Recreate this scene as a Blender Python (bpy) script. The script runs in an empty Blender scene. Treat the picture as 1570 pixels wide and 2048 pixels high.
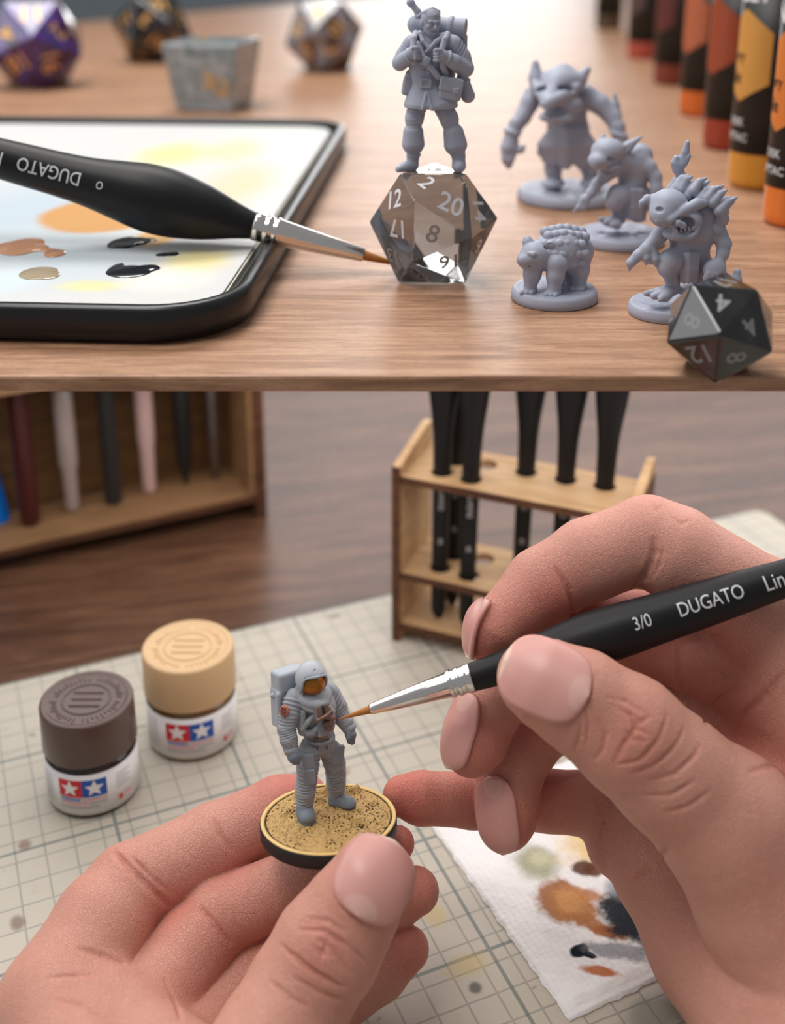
import bpy, bmesh, math, random
import numpy as np
from mathutils import Vector, Matrix

# ------------------------------------------------------------------ camera, world, lights, exposure
Z0 = 0.25                       # distance of the focal subjects, metres
U = Z0 / 2300.0                 # one photograph pixel at that distance
CAM_H = 0.92 * Z0               # camera above the desk top (z = 0)
SHELF_Z = CAM_H - 0.336 * Z0    # top of the raised shelf
PITCH = math.radians(18)
FPX, CX, CY = 2300.0, 785.0, 600.0
CAM = np.array([0.0, 0.0, CAM_H])
FW = np.array([0, math.cos(PITCH), -math.sin(PITCH)])
UPV = np.array([0, math.sin(PITCH), math.cos(PITCH)])
RT = np.array([1.0, 0, 0])

scene = bpy.context.scene
COL = scene.collection
cam_data = bpy.data.cameras.new('camera')
cam_data.sensor_fit = 'VERTICAL'
cam_data.sensor_height = 36.0
cam_data.lens = 36.0 * FPX / 2048.0
cam_data.shift_y = -(1024.0 - CY) / 2048.0
cam_data.clip_start = 0.005
cam_data.clip_end = 50
cam_data.dof.use_dof = True
cam_data.dof.focus_distance = 1.03 * Z0
cam_data.dof.aperture_fstop = (cam_data.lens / 1000.0) / 0.0043
cam = bpy.data.objects.new('camera', cam_data)
COL.objects.link(cam)
cam.location = CAM
cam.rotation_euler = (math.radians(90) - PITCH, 0, 0)
scene.camera = cam

world = bpy.data.worlds.new('world')
scene.world = world
world.use_nodes = True
bg = world.node_tree.nodes['Background']
bg.inputs[0].default_value = (0.97, 0.98, 1.0, 1)
bg.inputs[1].default_value = 0.28


def area(name, loc, target, sx, sy, power, color=(1, 1, 1)):
    d = bpy.data.lights.new(name, 'AREA')
    d.shape = 'RECTANGLE'
    d.size, d.size_y = sx, sy
    d.energy = power
    d.color = color
    o = bpy.data.objects.new(name, d)
    COL.objects.link(o)
    o.location = loc
    o.rotation_euler = (Vector(target) - Vector(loc)).to_track_quat('-Z', 'Y').to_euler()
    return o


area('ceiling_light', (-0.30, 0.16, 1.10), (0.0, 0.24, 0.1), 0.50, 0.40, 6.0, (1.0, 0.97, 0.93))
area('shelf_ceiling_light', (-0.15, 0.80, 1.05), (0.0, 0.42, 0.15), 0.60, 0.40, 8.5, (1.0, 0.98, 0.95))
area('window_light', (0.16, 3.93, 0.80), (0.14, 0.4, 0.3), 1.0, 1.2, 20.0, (0.99, 0.98, 0.97))
area('under_shelf_fill', (0.10, 0.58, 0.136), (0.10, 0.5801, 0.0), 0.66, 0.74, 3.0, (0.98, 0.98, 1.0))  # added fill light, unseen beneath the board; brightens the desk that the shelf shades
area('side_light', (-1.3, 0.3, 0.7), (0.0, 0.3, 0.1), 0.8, 0.7, 5.0, (0.97, 0.98, 1.0))

scene.view_settings.view_transform = 'Standard'
scene.view_settings.look = 'None'
scene.view_settings.gamma = 1
scene.view_settings.use_curve_mapping = False
scene.view_settings.exposure = 0.0


# ------------------------------------------------------------------ geometry of the view: where a point stands
def P(px, py, z=1.0):
    """World point seen at a photograph pixel at depth z (units of Z0)."""
    return CAM + z * Z0 * (FW + (px - CX) / FPX * RT - (py - CY) / FPX * UPV)


def on_plane(px, py, h=0.0):
    d = FW + (px - CX) / FPX * RT - (py - CY) / FPX * UPV
    return CAM + d * ((h - CAM_H) / d[2])


def depth(p):
    return float((np.array(p) - CAM) @ FW) / Z0


class Frame:
    """Local frame in pixel units (x right, y away, z up) standing at a world point."""
    def __init__(self, origin, yaw=None, axes=None):
        self.o = np.array(origin, float)
        self.s = depth(self.o) * U
        if axes is None:
            if yaw is None:
                d = self.o - CAM
                yaw = math.atan2(d[0], d[1])
            ax = np.array([math.cos(yaw), -math.sin(yaw), 0])
            ay = np.array([math.sin(yaw), math.cos(yaw), 0])
            axes = (ax, ay, np.array([0, 0, 1.0]))
        self.ax, self.ay, self.az = axes
        self.M = Matrix((
            (self.ax[0], self.ay[0], self.az[0], self.o[0]),
            (self.ax[1], self.ay[1], self.az[1], self.o[1]),
            (self.ax[2], self.ay[2], self.az[2], self.o[2]),
            (0, 0, 0, 1)))

    def pt(self, px, py, y=0.0):
        d = FW + (px - CX) / FPX * RT - (py - CY) / FPX * UPV
        t = ((self.o + self.ay * y * self.s - CAM) @ self.ay) / (d @ self.ay)
        r = (CAM + d * t - self.o) / self.s
        return np.array([r @ self.ax, r @ self.ay, r @ self.az])

    def to_world(self, q):
        return self.o + self.s * (self.ax * q[0] + self.ay * q[1] + self.az * q[2])


# ------------------------------------------------------------------ object helpers
def empty(name, M, label=None, cat=None, group=None):
    o = bpy.data.objects.new(name, None)
    o.empty_display_size = 0.005
    COL.objects.link(o)
    o.matrix_world = M
    tag(o, label, cat, group)
    return o


def tag(o, label=None, cat=None, group=None, kind=None):
    if label: o['label'] = label
    if cat: o['category'] = cat
    if group: o['group'] = group
    if kind: o['kind'] = kind
    return o


def obj(name, verts, faces, m, parent=None, scale=1.0, smooth=True, M=None, attrs=None):
    me = bpy.data.meshes.new(name)
    v = np.asarray(verts, dtype=np.float64) * scale
    if isinstance(faces, np.ndarray):
        n, k = faces.shape
        me.vertices.add(len(v)); me.loops.add(n * k); me.polygons.add(n)
        me.vertices.foreach_set('co', v.astype(np.float32).ravel())
        me.loops.foreach_set('vertex_index', faces.astype(np.int32).ravel())
        me.polygons.foreach_set('loop_start', np.arange(0, n * k, k, dtype=np.int32))
        me.polygons.foreach_set('loop_total', np.full(n, k, dtype=np.int32))
        me.update(calc_edges=True)
    else:
        me.from_pydata([tuple(x) for x in v], [], faces)
        me.update()
    if smooth:
        me.polygons.foreach_set('use_smooth', np.ones(len(me.polygons), dtype=bool))
    if attrs:
        for an, av in attrs.items():
            a = me.attributes.new(an, 'FLOAT', 'POINT')
            a.data.foreach_set('value', np.asarray(av, dtype=np.float32))
    if m: me.materials.append(m)
    o = bpy.data.objects.new(name, me)
    COL.objects.link(o)
    if parent is not None:
        o.parent = parent
    if M is not None:
        o.matrix_local = M
    return o


def obj_bm(name, bm, m, parent=None, smooth=False, M=None):
    me = bpy.data.meshes.new(name)
    bm.normal_update()
    bm.to_mesh(me); bm.free()
    if smooth:
        me.polygons.foreach_set('use_smooth', np.ones(len(me.polygons), dtype=bool))
    me.materials.append(m)
    o = bpy.data.objects.new(name, me)
    COL.objects.link(o)
    if parent is not None: o.parent = parent
    if M is not None: o.matrix_local = M
    return o


def copy_tree(o, parent=None):
    c = o.copy(); COL.objects.link(c)
    if parent is not None: c.parent = parent
    for ch in list(o.children): copy_tree(ch, c)
    return c


def lathe(prof, segs=40, axis='z'):
    """prof: list of (t, r). Closed ends when r == 0."""
    V, F = [], []
    rings = []
    for t, r in prof:
        if r <= 1e-9:
            rings.append([len(V)]); V.append((0, 0, t))
        else:
            rings.append(list(range(len(V), len(V) + segs)))
            for i in range(segs):
                a = 2 * math.pi * i / segs
                V.append((r * math.cos(a), r * math.sin(a), t))
    for A, B in zip(rings, rings[1:]):
        for i in range(segs):
            j = (i + 1) % segs
            if len(A) == 1 and len(B) == 1: continue
            if len(A) == 1: F.append((A[0], B[j], B[i]))
            elif len(B) == 1: F.append((A[i], A[j], B[0]))
            else: F.append((A[i], A[j], B[j], B[i]))
    if axis == 'x':
        V = [(z, x, y) for x, y, z in V]
    return V, F


def smooth_prof(pts, n=6):
    """Catmull-Rom through (t, r)."""
    out = []
    q = [pts[0]] + list(pts) + [pts[-1]]
    for i in range(1, len(q) - 2):
        p0, p1, p2, p3 = [np.array(x, float) for x in q[i - 1:i + 3]]
        for k in range(n):
            t = k / n
            out.append(tuple(.5 * ((2 * p1) + (-p0 + p2) * t + (2 * p0 - 5 * p1 + 4 * p2 - p3) * t * t + (-p0 + 3 * p1 - 3 * p2 + p3) * t ** 3)))
    out.append(tuple(pts[-1]))
    return [(t, max(r, 0)) for t, r in out]


def box_bm(lo, hi, bev=0.0, segs=2):
    bm = bmesh.new()
    bmesh.ops.create_cube(bm, size=1)
    lo, hi = Vector(lo), Vector(hi)
    for v in bm.verts:
        v.co = Vector([lo[i] + (v.co[i] + .5) * (hi[i] - lo[i]) for i in range(3)])
    if bev > 0:
        bmesh.ops.bevel(bm, geom=bm.edges[:], offset=bev, segments=segs, affect='EDGES', profile=.5)
    return bm


def prism_bm(poly, z0, z1, bev=0.0, segs=2, holes=None):
    """Extrude a 2D polygon."""
    bm = bmesh.new()
    vs = [bm.verts.new((x, y, z0)) for x, y in poly]
    f = bm.faces.new(vs)
    r = bmesh.ops.extrude_face_region(bm, geom=[f])
    for e in r['geom']:
        if isinstance(e, bmesh.types.BMVert): e.co.z = z1
    bmesh.ops.recalc_face_normals(bm, faces=bm.faces[:])
    if bev > 0:
        es = [e for e in bm.edges if abs(e.verts[0].co.z - e.verts[1].co.z) < 1e-9]
        bmesh.ops.bevel(bm, geom=es, offset=bev, segments=segs, affect='EDGES', profile=.5)
    return bm


def round_rect(x0, y0, x1, y1, r, n=8):
    pts = []
    for cx, cy, a0 in ((x1 - r, y0 + r, -90), (x1 - r, y1 - r, 0), (x0 + r, y1 - r, 90), (x0 + r, y0 + r, 180)):
        for i in range(n + 1):
            a = math.radians(a0 + 90 * i / n)
            pts.append((cx + r * math.cos(a), cy + r * math.sin(a)))
    return pts


_text_cache = {}
def text_mesh(body, size, bold=0.0, step=None):
    """2D letters centred at the origin: (verts, faces) with z = 0."""
    key = (body, bold)
    if key not in _text_cache:
        cu = bpy.data.curves.new('lettering', 'FONT')
        cu.body = body
        cu.size = 1
        cu.resolution_u = 3
        cu.offset = bold
        cu.align_x = 'CENTER'
        o = bpy.data.objects.new('lettering', cu)
        me = o.to_mesh()
        bm = bmesh.new(); bm.from_mesh(me)
        o.to_mesh_clear()
        bpy.data.objects.remove(o); bpy.data.curves.remove(cu)
        ys = [v.co.y for v in bm.verts]
        mid = .5 * (min(ys) + max(ys)); h = max(ys) - min(ys)
        for v in bm.verts: v.co.y -= mid
        for k in range(-3, 4):
            g = bm.verts[:] + bm.edges[:] + bm.faces[:]
            bmesh.ops.bisect_plane(bm, geom=g, plane_co=(0, k * h / 7, 0), plane_no=(0, 1, 0))
        xs = [v.co.x for v in bm.verts]
        x = min(xs) + h / 4
        while x < max(xs):
            g = bm.verts[:] + bm.edges[:] + bm.faces[:]
            bmesh.ops.bisect_plane(bm, geom=g, plane_co=(x, 0, 0), plane_no=(1, 0, 0))
            x += h / 4
        bm.verts.index_update()
        V = np.array([v.co[:] for v in bm.verts]) / h
        F = [[v.index for v in f.verts] for f in bm.faces]
        bm.free()
        _text_cache[key] = (V, F)
    V, F = _text_cache[key]
    return V * size, F


# ------------------------------------------------------------------ distance-field sculpting (numpy) -> mesh by surface nets
class Sdf:
    def __init__(self, k=4.0):
        self.ops = []
        self.k = k

    def cone(self, a, b, ra, rb, k=None, sub=False, wr=None, pw=1.0):
        self.ops.append(('c', np.array(a, float), np.array(b, float), float(ra), float(rb), self.k if k is None else k, sub, wr))
        return self

    def chain(self, pts, rads, k=None, sub=False, wr=None):
        for i in range(len(pts) - 1):
            self.cone(pts[i], pts[i + 1], rads[i], rads[i + 1], k, sub, wr)
        return self

    def ball(self, c, r, k=None, sub=False):
        return self.cone(c, np.array(c, float) + [0, 0, 1e-3], r, r, k, sub)

    def ell(self, c, r, k=None, sub=False, R=None):
        self.ops.append(('e', np.array(c, float), np.array(r, float), R, None, self.k if k is None else k, sub, None))
        return self

    def box(self, c, h, rnd=1.0, k=None, sub=False, R=None):
        self.ops.append(('b', np.array(c, float), np.array(h, float), R, rnd, self.k if k is None else k, sub, None))
        return self

    def group(self, sub_sdf, k=None):
        self.ops.append(('g', sub_sdf, None, None, None, self.k if k is None else k, False, None))
        return self

    def torus(self, c, n, R0, r, k=None, sub=False, sq=1.0):
        n = np.array(n, float); n /= np.linalg.norm(n)
        self.ops.append(('t', np.array(c, float), n, R0, r, self.k if k is None else k, sub, sq))
        return self

    @staticmethod
    def _d(op, p):
        t = op[0]
        if t == 'c':
            _, a, b, ra, rb, k, sub, wr = op
            ab = b - a
            q = p - a
            h = np.clip(q @ ab / (ab @ ab), 0, 1)
            r = ra + (rb - ra) * h
            e = q - h[..., None] * ab
            if wr:
                w = e[..., 0] * .15 + e[..., 2] * .1 + e[..., 1] * .12
                r = r + wr[0] * np.sin(2 * np.pi * wr[1] * h + w * wr[2])
            return np.sqrt((e * e).sum(-1)) - r
        if t == 'e':
            _, c, r, R, _, k, sub, _ = op
            q = p - c
            if R is not None: q = q @ R
            k0 = np.sqrt(((q / r) ** 2).sum(-1)); k1 = np.sqrt(((q / (r * r)) ** 2).sum(-1)) + 1e-9
            return k0 * (k0 - 1) / k1
        if t == 'b':
            _, c, h, R, rnd, k, sub, _ = op
            q = p - c
            if R is not None: q = q @ R
            q = np.abs(q) - (h - rnd)
            return np.sqrt((np.maximum(q, 0) ** 2).sum(-1)) + np.minimum(q.max(-1), 0) - rnd
        if t == 'g':
            return op[1].dist(p)
        if t == 't':
            _, c, n, R0, r, k, sub, sq = op
            q = p - c
            z = q @ n
            e = q - z[..., None] * n
            l = np.sqrt((e * e).sum(-1)) - R0
            return np.sqrt(l * l + (z / sq) ** 2) - r

    @staticmethod
    def _box(op):
        t = op[0]
        if t == 'c':
            _, a, b, ra, rb, *_ = op
            w = abs(op[7][0]) if op[7] else 0
            r = max(ra, rb) + w
            return np.minimum(a, b) - r, np.maximum(a, b) + r
        if t == 'e' or t == 'b':
            r = op[2]
            if op[3] is not None: r = np.abs(op[3]) @ r
            return op[1] - r, op[1] + r
        if t == 'g':
            bs = [Sdf._box(o) for o in op[1].ops if not o[6]]
            return np.min([b[0] for b in bs], 0), np.max([b[1] for b in bs], 0)
        if t == 't':
            r = op[3] + op[4] * max(1, op[7])
            return op[1] - r, op[1] + r

    def dist(self, p):
        p = np.asarray(p)
        d = np.full(p.shape[:-1], 1e3, p.dtype if p.dtype == np.float32 else float)
        for op in self.ops:
            d = self._blend(d, self._d(op, p), op[5], op[6])
        return d

    @staticmethod
    def _blend(d, e, k, sub):
        if sub: d = -d
        if k > 0:
            h = np.maximum(k - np.abs(d - e), 0) / k
            r = np.minimum(d, e) - h * h * k * .25
        else:
            r = np.minimum(d, e)
        return -r if sub else r

    def grad(self, p, e=1.0):
        p = np.asarray(p, float)
        g = np.stack([self.dist(p + np.eye(3)[i] * e) - self.dist(p - np.eye(3)[i] * e) for i in range(3)], -1)
        return g / (np.linalg.norm(g, axis=-1, keepdims=True) + 1e-9)

    def mesh(self, vox, clip=None):
        bs = [self._box(o) for o in self.ops if not o[6]]
        lo = np.min([b[0] for b in bs], 0) - 3 * vox
        hi = np.max([b[1] for b in bs], 0) + 3 * vox
        if clip is not None:
            lo = np.maximum(lo, clip[0]); hi = np.minimum(hi, clip[1])
        n = np.ceil((hi - lo) / vox).astype(int) + 1
        G = np.full(n, 1e3, np.float32)
        axs = [lo[i] + vox * np.arange(n[i]) for i in range(3)]
        for op in self.ops:
            a, b = self._box(op)
            m = op[5] + 3 * vox
            i0 = np.clip(np.floor((a - m - lo) / vox).astype(int), 0, n)
            i1 = np.clip(np.ceil((b + m - lo) / vox).astype(int) + 1, 0, n)
            if (i1 <= i0).any(): continue
            sl = tuple(slice(i0[i], i1[i]) for i in range(3))
            pts = np.stack(np.meshgrid(*[axs[i][sl[i]] for i in range(3)], indexing='ij'), -1).astype(np.float32)
            G[sl] = self._blend(G[sl], self._d(op, pts).astype(np.float32), op[5], op[6])
        # seal the border so the surface closes
        for ax in range(3):
            s = [slice(None)] * 3
            for e in (0, -1):
                s[ax] = e; G[tuple(s)] = np.maximum(G[tuple(s)], vox * .5); s[ax] = slice(None)
        S = G < 0
        c = np.zeros(n - 1, np.uint8)
        for dx in (0, 1):
            for dy in (0, 1):
                for dz in (0, 1):
                    c += S[dx:n[0] - 1 + dx, dy:n[1] - 1 + dy, dz:n[2] - 1 + dz]
        act = (c > 0) & (c < 8)
        I = np.argwhere(act)
        idx = np.full(n - 1, -1, np.int32); idx[act] = np.arange(len(I))
        cor = np.array([(x, y, z) for x in (0, 1) for y in (0, 1) for z in (0, 1)])
        val = np.stack([G[tuple((I + o).T)] for o in cor], 1)
        acc = np.zeros((len(I), 3)); cnt = np.zeros(len(I))
        for a in range(8):
            for b in range(a + 1, 8):
                if np.abs(cor[a] - cor[b]).sum() != 1: continue
                x = (val[:, a] < 0) != (val[:, b] < 0)
                t = np.where(x, val[:, a] / np.where(x, val[:, a] - val[:, b], 1), 0)
                acc += np.where(x[:, None], cor[a] + t[:, None] * (cor[b] - cor[a]), 0); cnt += x
        V = lo + vox * (I + acc / cnt[:, None])
        Fs = []
        for ax in range(3):
            u, w = (ax + 1) % 3, (ax + 2) % 3
            s0 = [slice(None)] * 3; s1 = [slice(None)] * 3
            s0[ax] = slice(0, n[ax] - 1); s1[ax] = slice(1, n[ax])
            for q in (u, w):
                s0[q] = slice(1, n[q] - 1); s1[q] = slice(1, n[q] - 1)
            A, B = S[tuple(s0)], S[tuple(s1)]
            for flip, msk in ((False, A & ~B), (True, ~A & B)):
                e = np.argwhere(msk)
                off = np.zeros(3, int); off[u] = 1; off[w] = 1
                e = e + off
                qd = []
                for du, dw in ((-1, -1), (0, -1), (0, 0), (-1, 0)):
                    f = e.copy(); f[:, u] += du; f[:, w] += dw
                    qd.append(idx[tuple(f.T)])
                if flip: qd = qd[::-1]
                Fs.append(np.stack(qd, 1))
        F = np.concatenate(Fs)
        return V, F[(F >= 0).all(1)]


def rotm(axis, deg):
    return np.array(Matrix.Rotation(math.radians(deg), 3, axis))


# ------------------------------------------------------------------ materials
class NT:
    def __init__(self, name):
        self.m = bpy.data.materials.new(name)
        self.m.use_nodes = True
        self.t = self.m.node_tree
        self.b = self.t.nodes['Principled BSDF']

    def n(self, typ, **kw):
        x = self.t.nodes.new('ShaderNode' + typ)
        for k, v in kw.items():
            setattr(x, k, v)
        return x

    def set(self, node, key, v):
        if v is None: return
        i = node.inputs[key]
        if hasattr(v, 'is_linked') or isinstance(v, bpy.types.NodeSocket):
            self.t.links.new(v, i)
        elif isinstance(v, (tuple, list)) and len(v) == 3 and i.type == 'RGBA':
            i.default_value = (*v, 1)
        else:
            i.default_value = v

    def P(self, key, v):
        self.set(self.b, key, v)

    def math(self, op, a, b=None, c=None, clamp=False):
        x = self.n('Math', operation=op, use_clamp=clamp)
        self.set(x, 0, a)
        if b is not None: self.set(x, 1, b)
        if c is not None: self.set(x, 2, c)
        return x.outputs[0]

    def mix(self, f, a, b, blend='MIX'):
        x = self.n('Mix', data_type='RGBA', blend_type=blend)
        self.set(x, 0, f); self.set(x, 6, a); self.set(x, 7, b)
        return x.outputs[2]

    def coord(self, kind='Object'):
        return self.n('TexCoord').outputs[kind]

    def mapping(self, v, scale=(1, 1, 1), loc=(0, 0, 0), rot=(0, 0, 0)):
        x = self.n('Mapping')
        self.set(x, 0, v)
        x.inputs[1].default_value = loc; x.inputs[2].default_value = rot; x.inputs[3].default_value = scale
        return x.outputs[0]

    def noise(self, v, scale, detail=3, rough=.55, dist=0.0):
        x = self.n('TexNoise')
        self.set(x, 'Vector', v)
        x.inputs['Scale'].default_value = scale; x.inputs['Detail'].default_value = detail
        x.inputs['Roughness'].default_value = rough; x.inputs['Distortion'].default_value = dist
        return x.outputs[0]

    def voro(self, v, scale, feature='F1', rnd=1.0):
        x = self.n('TexVoronoi', feature=feature)
        self.set(x, 'Vector', v)
        x.inputs['Scale'].default_value = scale; x.inputs['Randomness'].default_value = rnd
        return x

    def ramp(self, f, stops):
        x = self.n('ValToRGB')
        self.set(x, 0, f)
        cr = x.color_ramp
        while len(cr.elements) < len(stops): cr.elements.new(.5)
        for e, (p, c) in zip(cr.elements, stops):
            e.position = p
            e.color = (*c, 1) if len(c) == 3 else c
        return x.outputs[0]

    def step(self, v, a, b):
        x = self.n('MapRange', interpolation_type='SMOOTHSTEP')
        self.set(x, 0, v); x.inputs[1].default_value = a; x.inputs[2].default_value = b
        return x.outputs[0]

    def bump(self, h, strength=.3, dist=.0005, normal=None):
        x = self.n('Bump')
        x.inputs['Strength'].default_value = strength; x.inputs['Distance'].default_value = dist
        self.set(x, 'Height', h)
        if normal is not None: self.set(x, 'Normal', normal)
        return x.outputs[0]

    def attr(self, name):
        return self.n('Attribute', attribute_name=name).outputs['Fac']

    def sep(self, v):
        x = self.n('SeparateXYZ'); self.set(x, 0, v)
        return x.outputs

    def blob(self, v, c, r, soft=.35, rough=.35, scale=60, rot=0.0):
        """Mask of a stain: an ellipse with a ragged border."""
        m = self.mapping(v, (1 / r[0], 1 / r[1], 0), (0, 0, 0))
        # translate first
        s = self.n('VectorMath', operation='SUBTRACT'); self.set(s, 0, v); s.inputs[1].default_value = (c[0], c[1], 0)
        m = self.mapping(s.outputs[0], (1 / r[0], 1 / r[1], 0), (0, 0, 0), (0, 0, 0))
        if rot:
            rr = self.mapping(s.outputs[0], (1, 1, 0), (0, 0, 0), (0, 0, rot))
            m = self.mapping(rr, (1 / r[0], 1 / r[1], 0))
        l = self.n('VectorMath', operation='LENGTH'); self.set(l, 0, m)
        n = self.noise(v, scale, 4, .65)
        d = self.math('ADD', l.outputs['Value'], self.math('MULTIPLY', self.math('SUBTRACT', n, .5), rough * 2))
        return self.math('SUBTRACT', 1.0, self.step(d, 1 - soft, 1 + soft))


def s2l(r, g, b):
    f = lambda c: (c / 255 / 12.92) if c / 255 <= .04045 else ((c / 255 + .055) / 1.055) ** 2.4
    return (f(r), f(g), f(b))


def plain(name, col, rough=.5, metal=0.0, spec=.5, coat=0.0, bump=None, var=0.0, sss=0.0, trans=0.0, ior=1.45, sssr=(1, .6, .4)):
    t = NT(name)
    c = col
    if var > 0:
        n = t.noise(t.coord(), bump[0] * .35 if bump else 200, 3)
        c = t.mix(n, tuple(x * (1 - var) for x in col), tuple(min(1, x * (1 + var)) for x in col))
    t.P('Base Color', c); t.P('Roughness', rough); t.P('Metallic', metal); t.P('Specular IOR Level', spec)
    t.P('Coat Weight', coat); t.P('IOR', ior)
    if coat: t.P('Coat Roughness', .08)
    if sss:
        t.P('Subsurface Weight', sss); t.P('Subsurface Radius', sssr); t.P('Subsurface Scale', .0015)
    if trans: t.P('Transmission Weight', trans)
    if bump:
        t.P('Normal', t.bump(t.noise(t.coord(), bump[0], 4), bump[1], bump[2]))
    return t.m


def wood(name, cols, along='x', scale=1.0, rough=.4, coat=0.0, rot=0.0, spec=.5, pores=.5):
    t = NT(name)
    v = t.mapping(t.coord(), (1, 1, 1), (0, 0, 0), (0, 0, rot))
    st = (1.0, 9.0, 9.0) if along == 'x' else (9.0, 1.0, 9.0)
    if along == 'z': st = (9.0, 9.0, 1.0)
    g = t.mapping(v, tuple(scale * s for s in st))
    warp = t.noise(t.mapping(v, tuple(scale * s * .25 for s in st)), 6, 3)
    big = t.noise(g, 5, 5, .6, 1.2)
    fine = t.noise(t.mapping(v, tuple(scale * (s if s > 1 else .6) for s in st)), 42, 4, .7, .3)
    f = t.math('ADD', t.math('MULTIPLY', big, .55), t.math('ADD', t.math('MULTIPLY', warp, .25), t.math('MULTIPLY', fine, .2)))
    c = t.ramp(f, [(.30, cols[0]), (.46, cols[1]), (.56, cols[2]), (.72, cols[3])])
    por = t.noise(t.mapping(v, tuple(scale * (s * 2.2 if s > 1 else 1.4) for s in st)), 55, 2, .5)
    pm = t.step(por, .60, .68)
    c = t.mix(t.math('MULTIPLY', pm, pores), c, tuple(x * .35 for x in cols[0]))
    t.P('Base Color', c)
    t.P('Roughness', t.math('ADD', rough, t.math('MULTIPLY', t.math('SUBTRACT', fine, .5), .25)))
    t.P('Specular IOR Level', spec); t.P('Coat Weight', coat); t.P('Coat Roughness', .25)
    t.P('Normal', t.bump(t.math('SUBTRACT', fine, pm), .25, .0003))
    return t.m

# ------------------------------------------------------------------ named materials
SHELF_WOOD = wood('shelf_wood', [s2l(112, 78, 56), s2l(160, 118, 90), s2l(184, 142, 112), s2l(204, 166, 136)], 'x', 6.5, .40, 0.0, 0.0, .4, .55)
DESK_WOOD = wood('desk_wood', [s2l(52, 32, 22), s2l(80, 53, 37), s2l(104, 72, 52), s2l(130, 96, 72)], 'x', 3.0, .30, .1, math.radians(-12), .5, .45)
RESIN = plain('grey_resin', s2l(164, 168, 184), .5, 0, .4, 0, None, 0, .12, 0, 1.45, (.8, .8, 1))
BLACK_PLASTIC = plain('black_plastic', (.012, .012, .013), .32, 0, .5, 0, (1500, .08, .0002))
BLACK_HANDLE = plain('black_handle', (.009, .009, .010), .46, 0, .3, 0, (2500, .05, .0001))
CHROME = plain('chrome_ferrule', (.80, .77, .73), .16, 1.0)
BRISTLE = plain('bristle', s2l(176, 112, 52), .6, 0, .3, 0, (4000, .3, .0002), .2)
LETTER = plain('letter_print', (.62, .62, .62), .5)
WHITE = plain('white_print', (.85, .85, .84), .5)
CARD_WALL = plain('wall_paint', s2l(170, 182, 190), .9)
FLOORM = plain('floor_paint', s2l(120, 110, 100), .8)
PLY = wood('plywood', [s2l(158, 120, 80), s2l(188, 150, 106), s2l(202, 166, 122), s2l(212, 180, 138)], 'x', 6.0, .55, 0, 0, .3, .1)
PLY_EDGE = wood('burnt_edge', [s2l(58, 34, 22), s2l(84, 52, 34), s2l(100, 64, 42), s2l(122, 80, 54)], 'x', 6.0, .6, 0, 0, .3, .2)
DARK_PLY = wood('dark_plywood', [s2l(70, 46, 24), s2l(98, 68, 38), s2l(112, 80, 46), s2l(126, 90, 54)], 'x', 5.0, .6, 0, 0, .3, .1)

# ------------------------------------------------------------------ the setting
def struct(o):
    o['kind'] = 'structure'; return o

struct(obj_bm('floor', box_bm((-3, -2, -.78), (3, 4.5, -.74)), FLOORM))
wb = bmesh.new()
for lo, hi in (((-3, 4.0, -.74), (-.38, 4.1, 1.8)), ((.70, 4.0, -.74), (3, 4.1, 1.8)), ((-.38, 4.0, -.74), (.70, 4.1, .18)), ((-.38, 4.0, 1.42), (.70, 4.1, 1.8))):
    b_ = box_bm(lo, hi); me_ = bpy.data.meshes.new('wall_piece'); b_.to_mesh(me_); b_.free(); wb.from_mesh(me_); bpy.data.meshes.remove(me_)
struct(obj_bm('wall_back', wb, CARD_WALL))
win = struct(obj_bm('window_1', box_bm((-.38, 4.03, .18), (.70, 4.05, .22)), plain('window_white', (.8, .8, .8), .5)))
for lo, hi in (((-.38, 4.03, 1.38), (.70, 4.05, 1.42)), ((-.38, 4.03, .22), (-.34, 4.05, 1.38)), ((.66, 4.03, .22), (.70, 4.05, 1.38)), ((.14, 4.03, .22), (.18, 4.05, 1.38))):
    obj_bm('window_frame', box_bm(lo, hi), win.data.materials[0], win)

# desk (thing): top and four legs
desk = empty('desk', Matrix.Translation((0, .55, 0)), 'dark walnut desk carrying the cutting mat, racks and raised shelf', 'desk')
obj_bm('desktop', box_bm((-.9, -.75, -.03), (.9, 1.15, 0), .004), DESK_WOOD, desk)
for x, y in ((-.82, -.67), (.82, -.67), (-.82, 1.07), (.82, 1.07)):
    obj_bm('leg', box_bm((x - .03, y - .03, -.74), (x + .03, y + .03, -.03), .004), DESK_WOOD, desk)

# raised shelf: board with a slanted back-left corner, on two side legs
EDGE_Y = on_plane(785, 752, SHELF_Z)[1]
shelf = empty('raised_shelf', Matrix.Translation((0, EDGE_Y, 0)), 'lighter wooden raised shelf board carrying dice, grey miniatures and paint palette', 'shelf')
bl = on_plane(150, 46, SHELF_Z); br_ = on_plane(660, 0, SHELF_Z)
slope = (br_[1] - bl[1]) / (br_[0] - bl[0])
yb = 1.75
xa = -.50
poly = [(-.50, 0), (.62, 0), (.62, yb - EDGE_Y), (bl[0] + (yb - bl[1]) / slope, yb - EDGE_Y), (-.50, bl[1] + (xa - bl[0]) * slope - EDGE_Y)]
TH = .0035
obj_bm('board', prism_bm(poly, SHELF_Z - TH, SHELF_Z, .0006), SHELF_WOOD, shelf)
for x, yy in ((-.485, .05), (.605, .05), (-.485, .42), (.605, 1.1)):
    obj_bm('leg', box_bm((x - .01, yy - .02, 0), (x + .01, yy + .02, SHELF_Z - TH - .0002), .002), SHELF_WOOD, shelf)

# ------------------------------------------------------------------ paint palette tray on the shelf
def P2(px, py, h=SHELF_Z):
    return on_plane(px, py, h)

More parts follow.
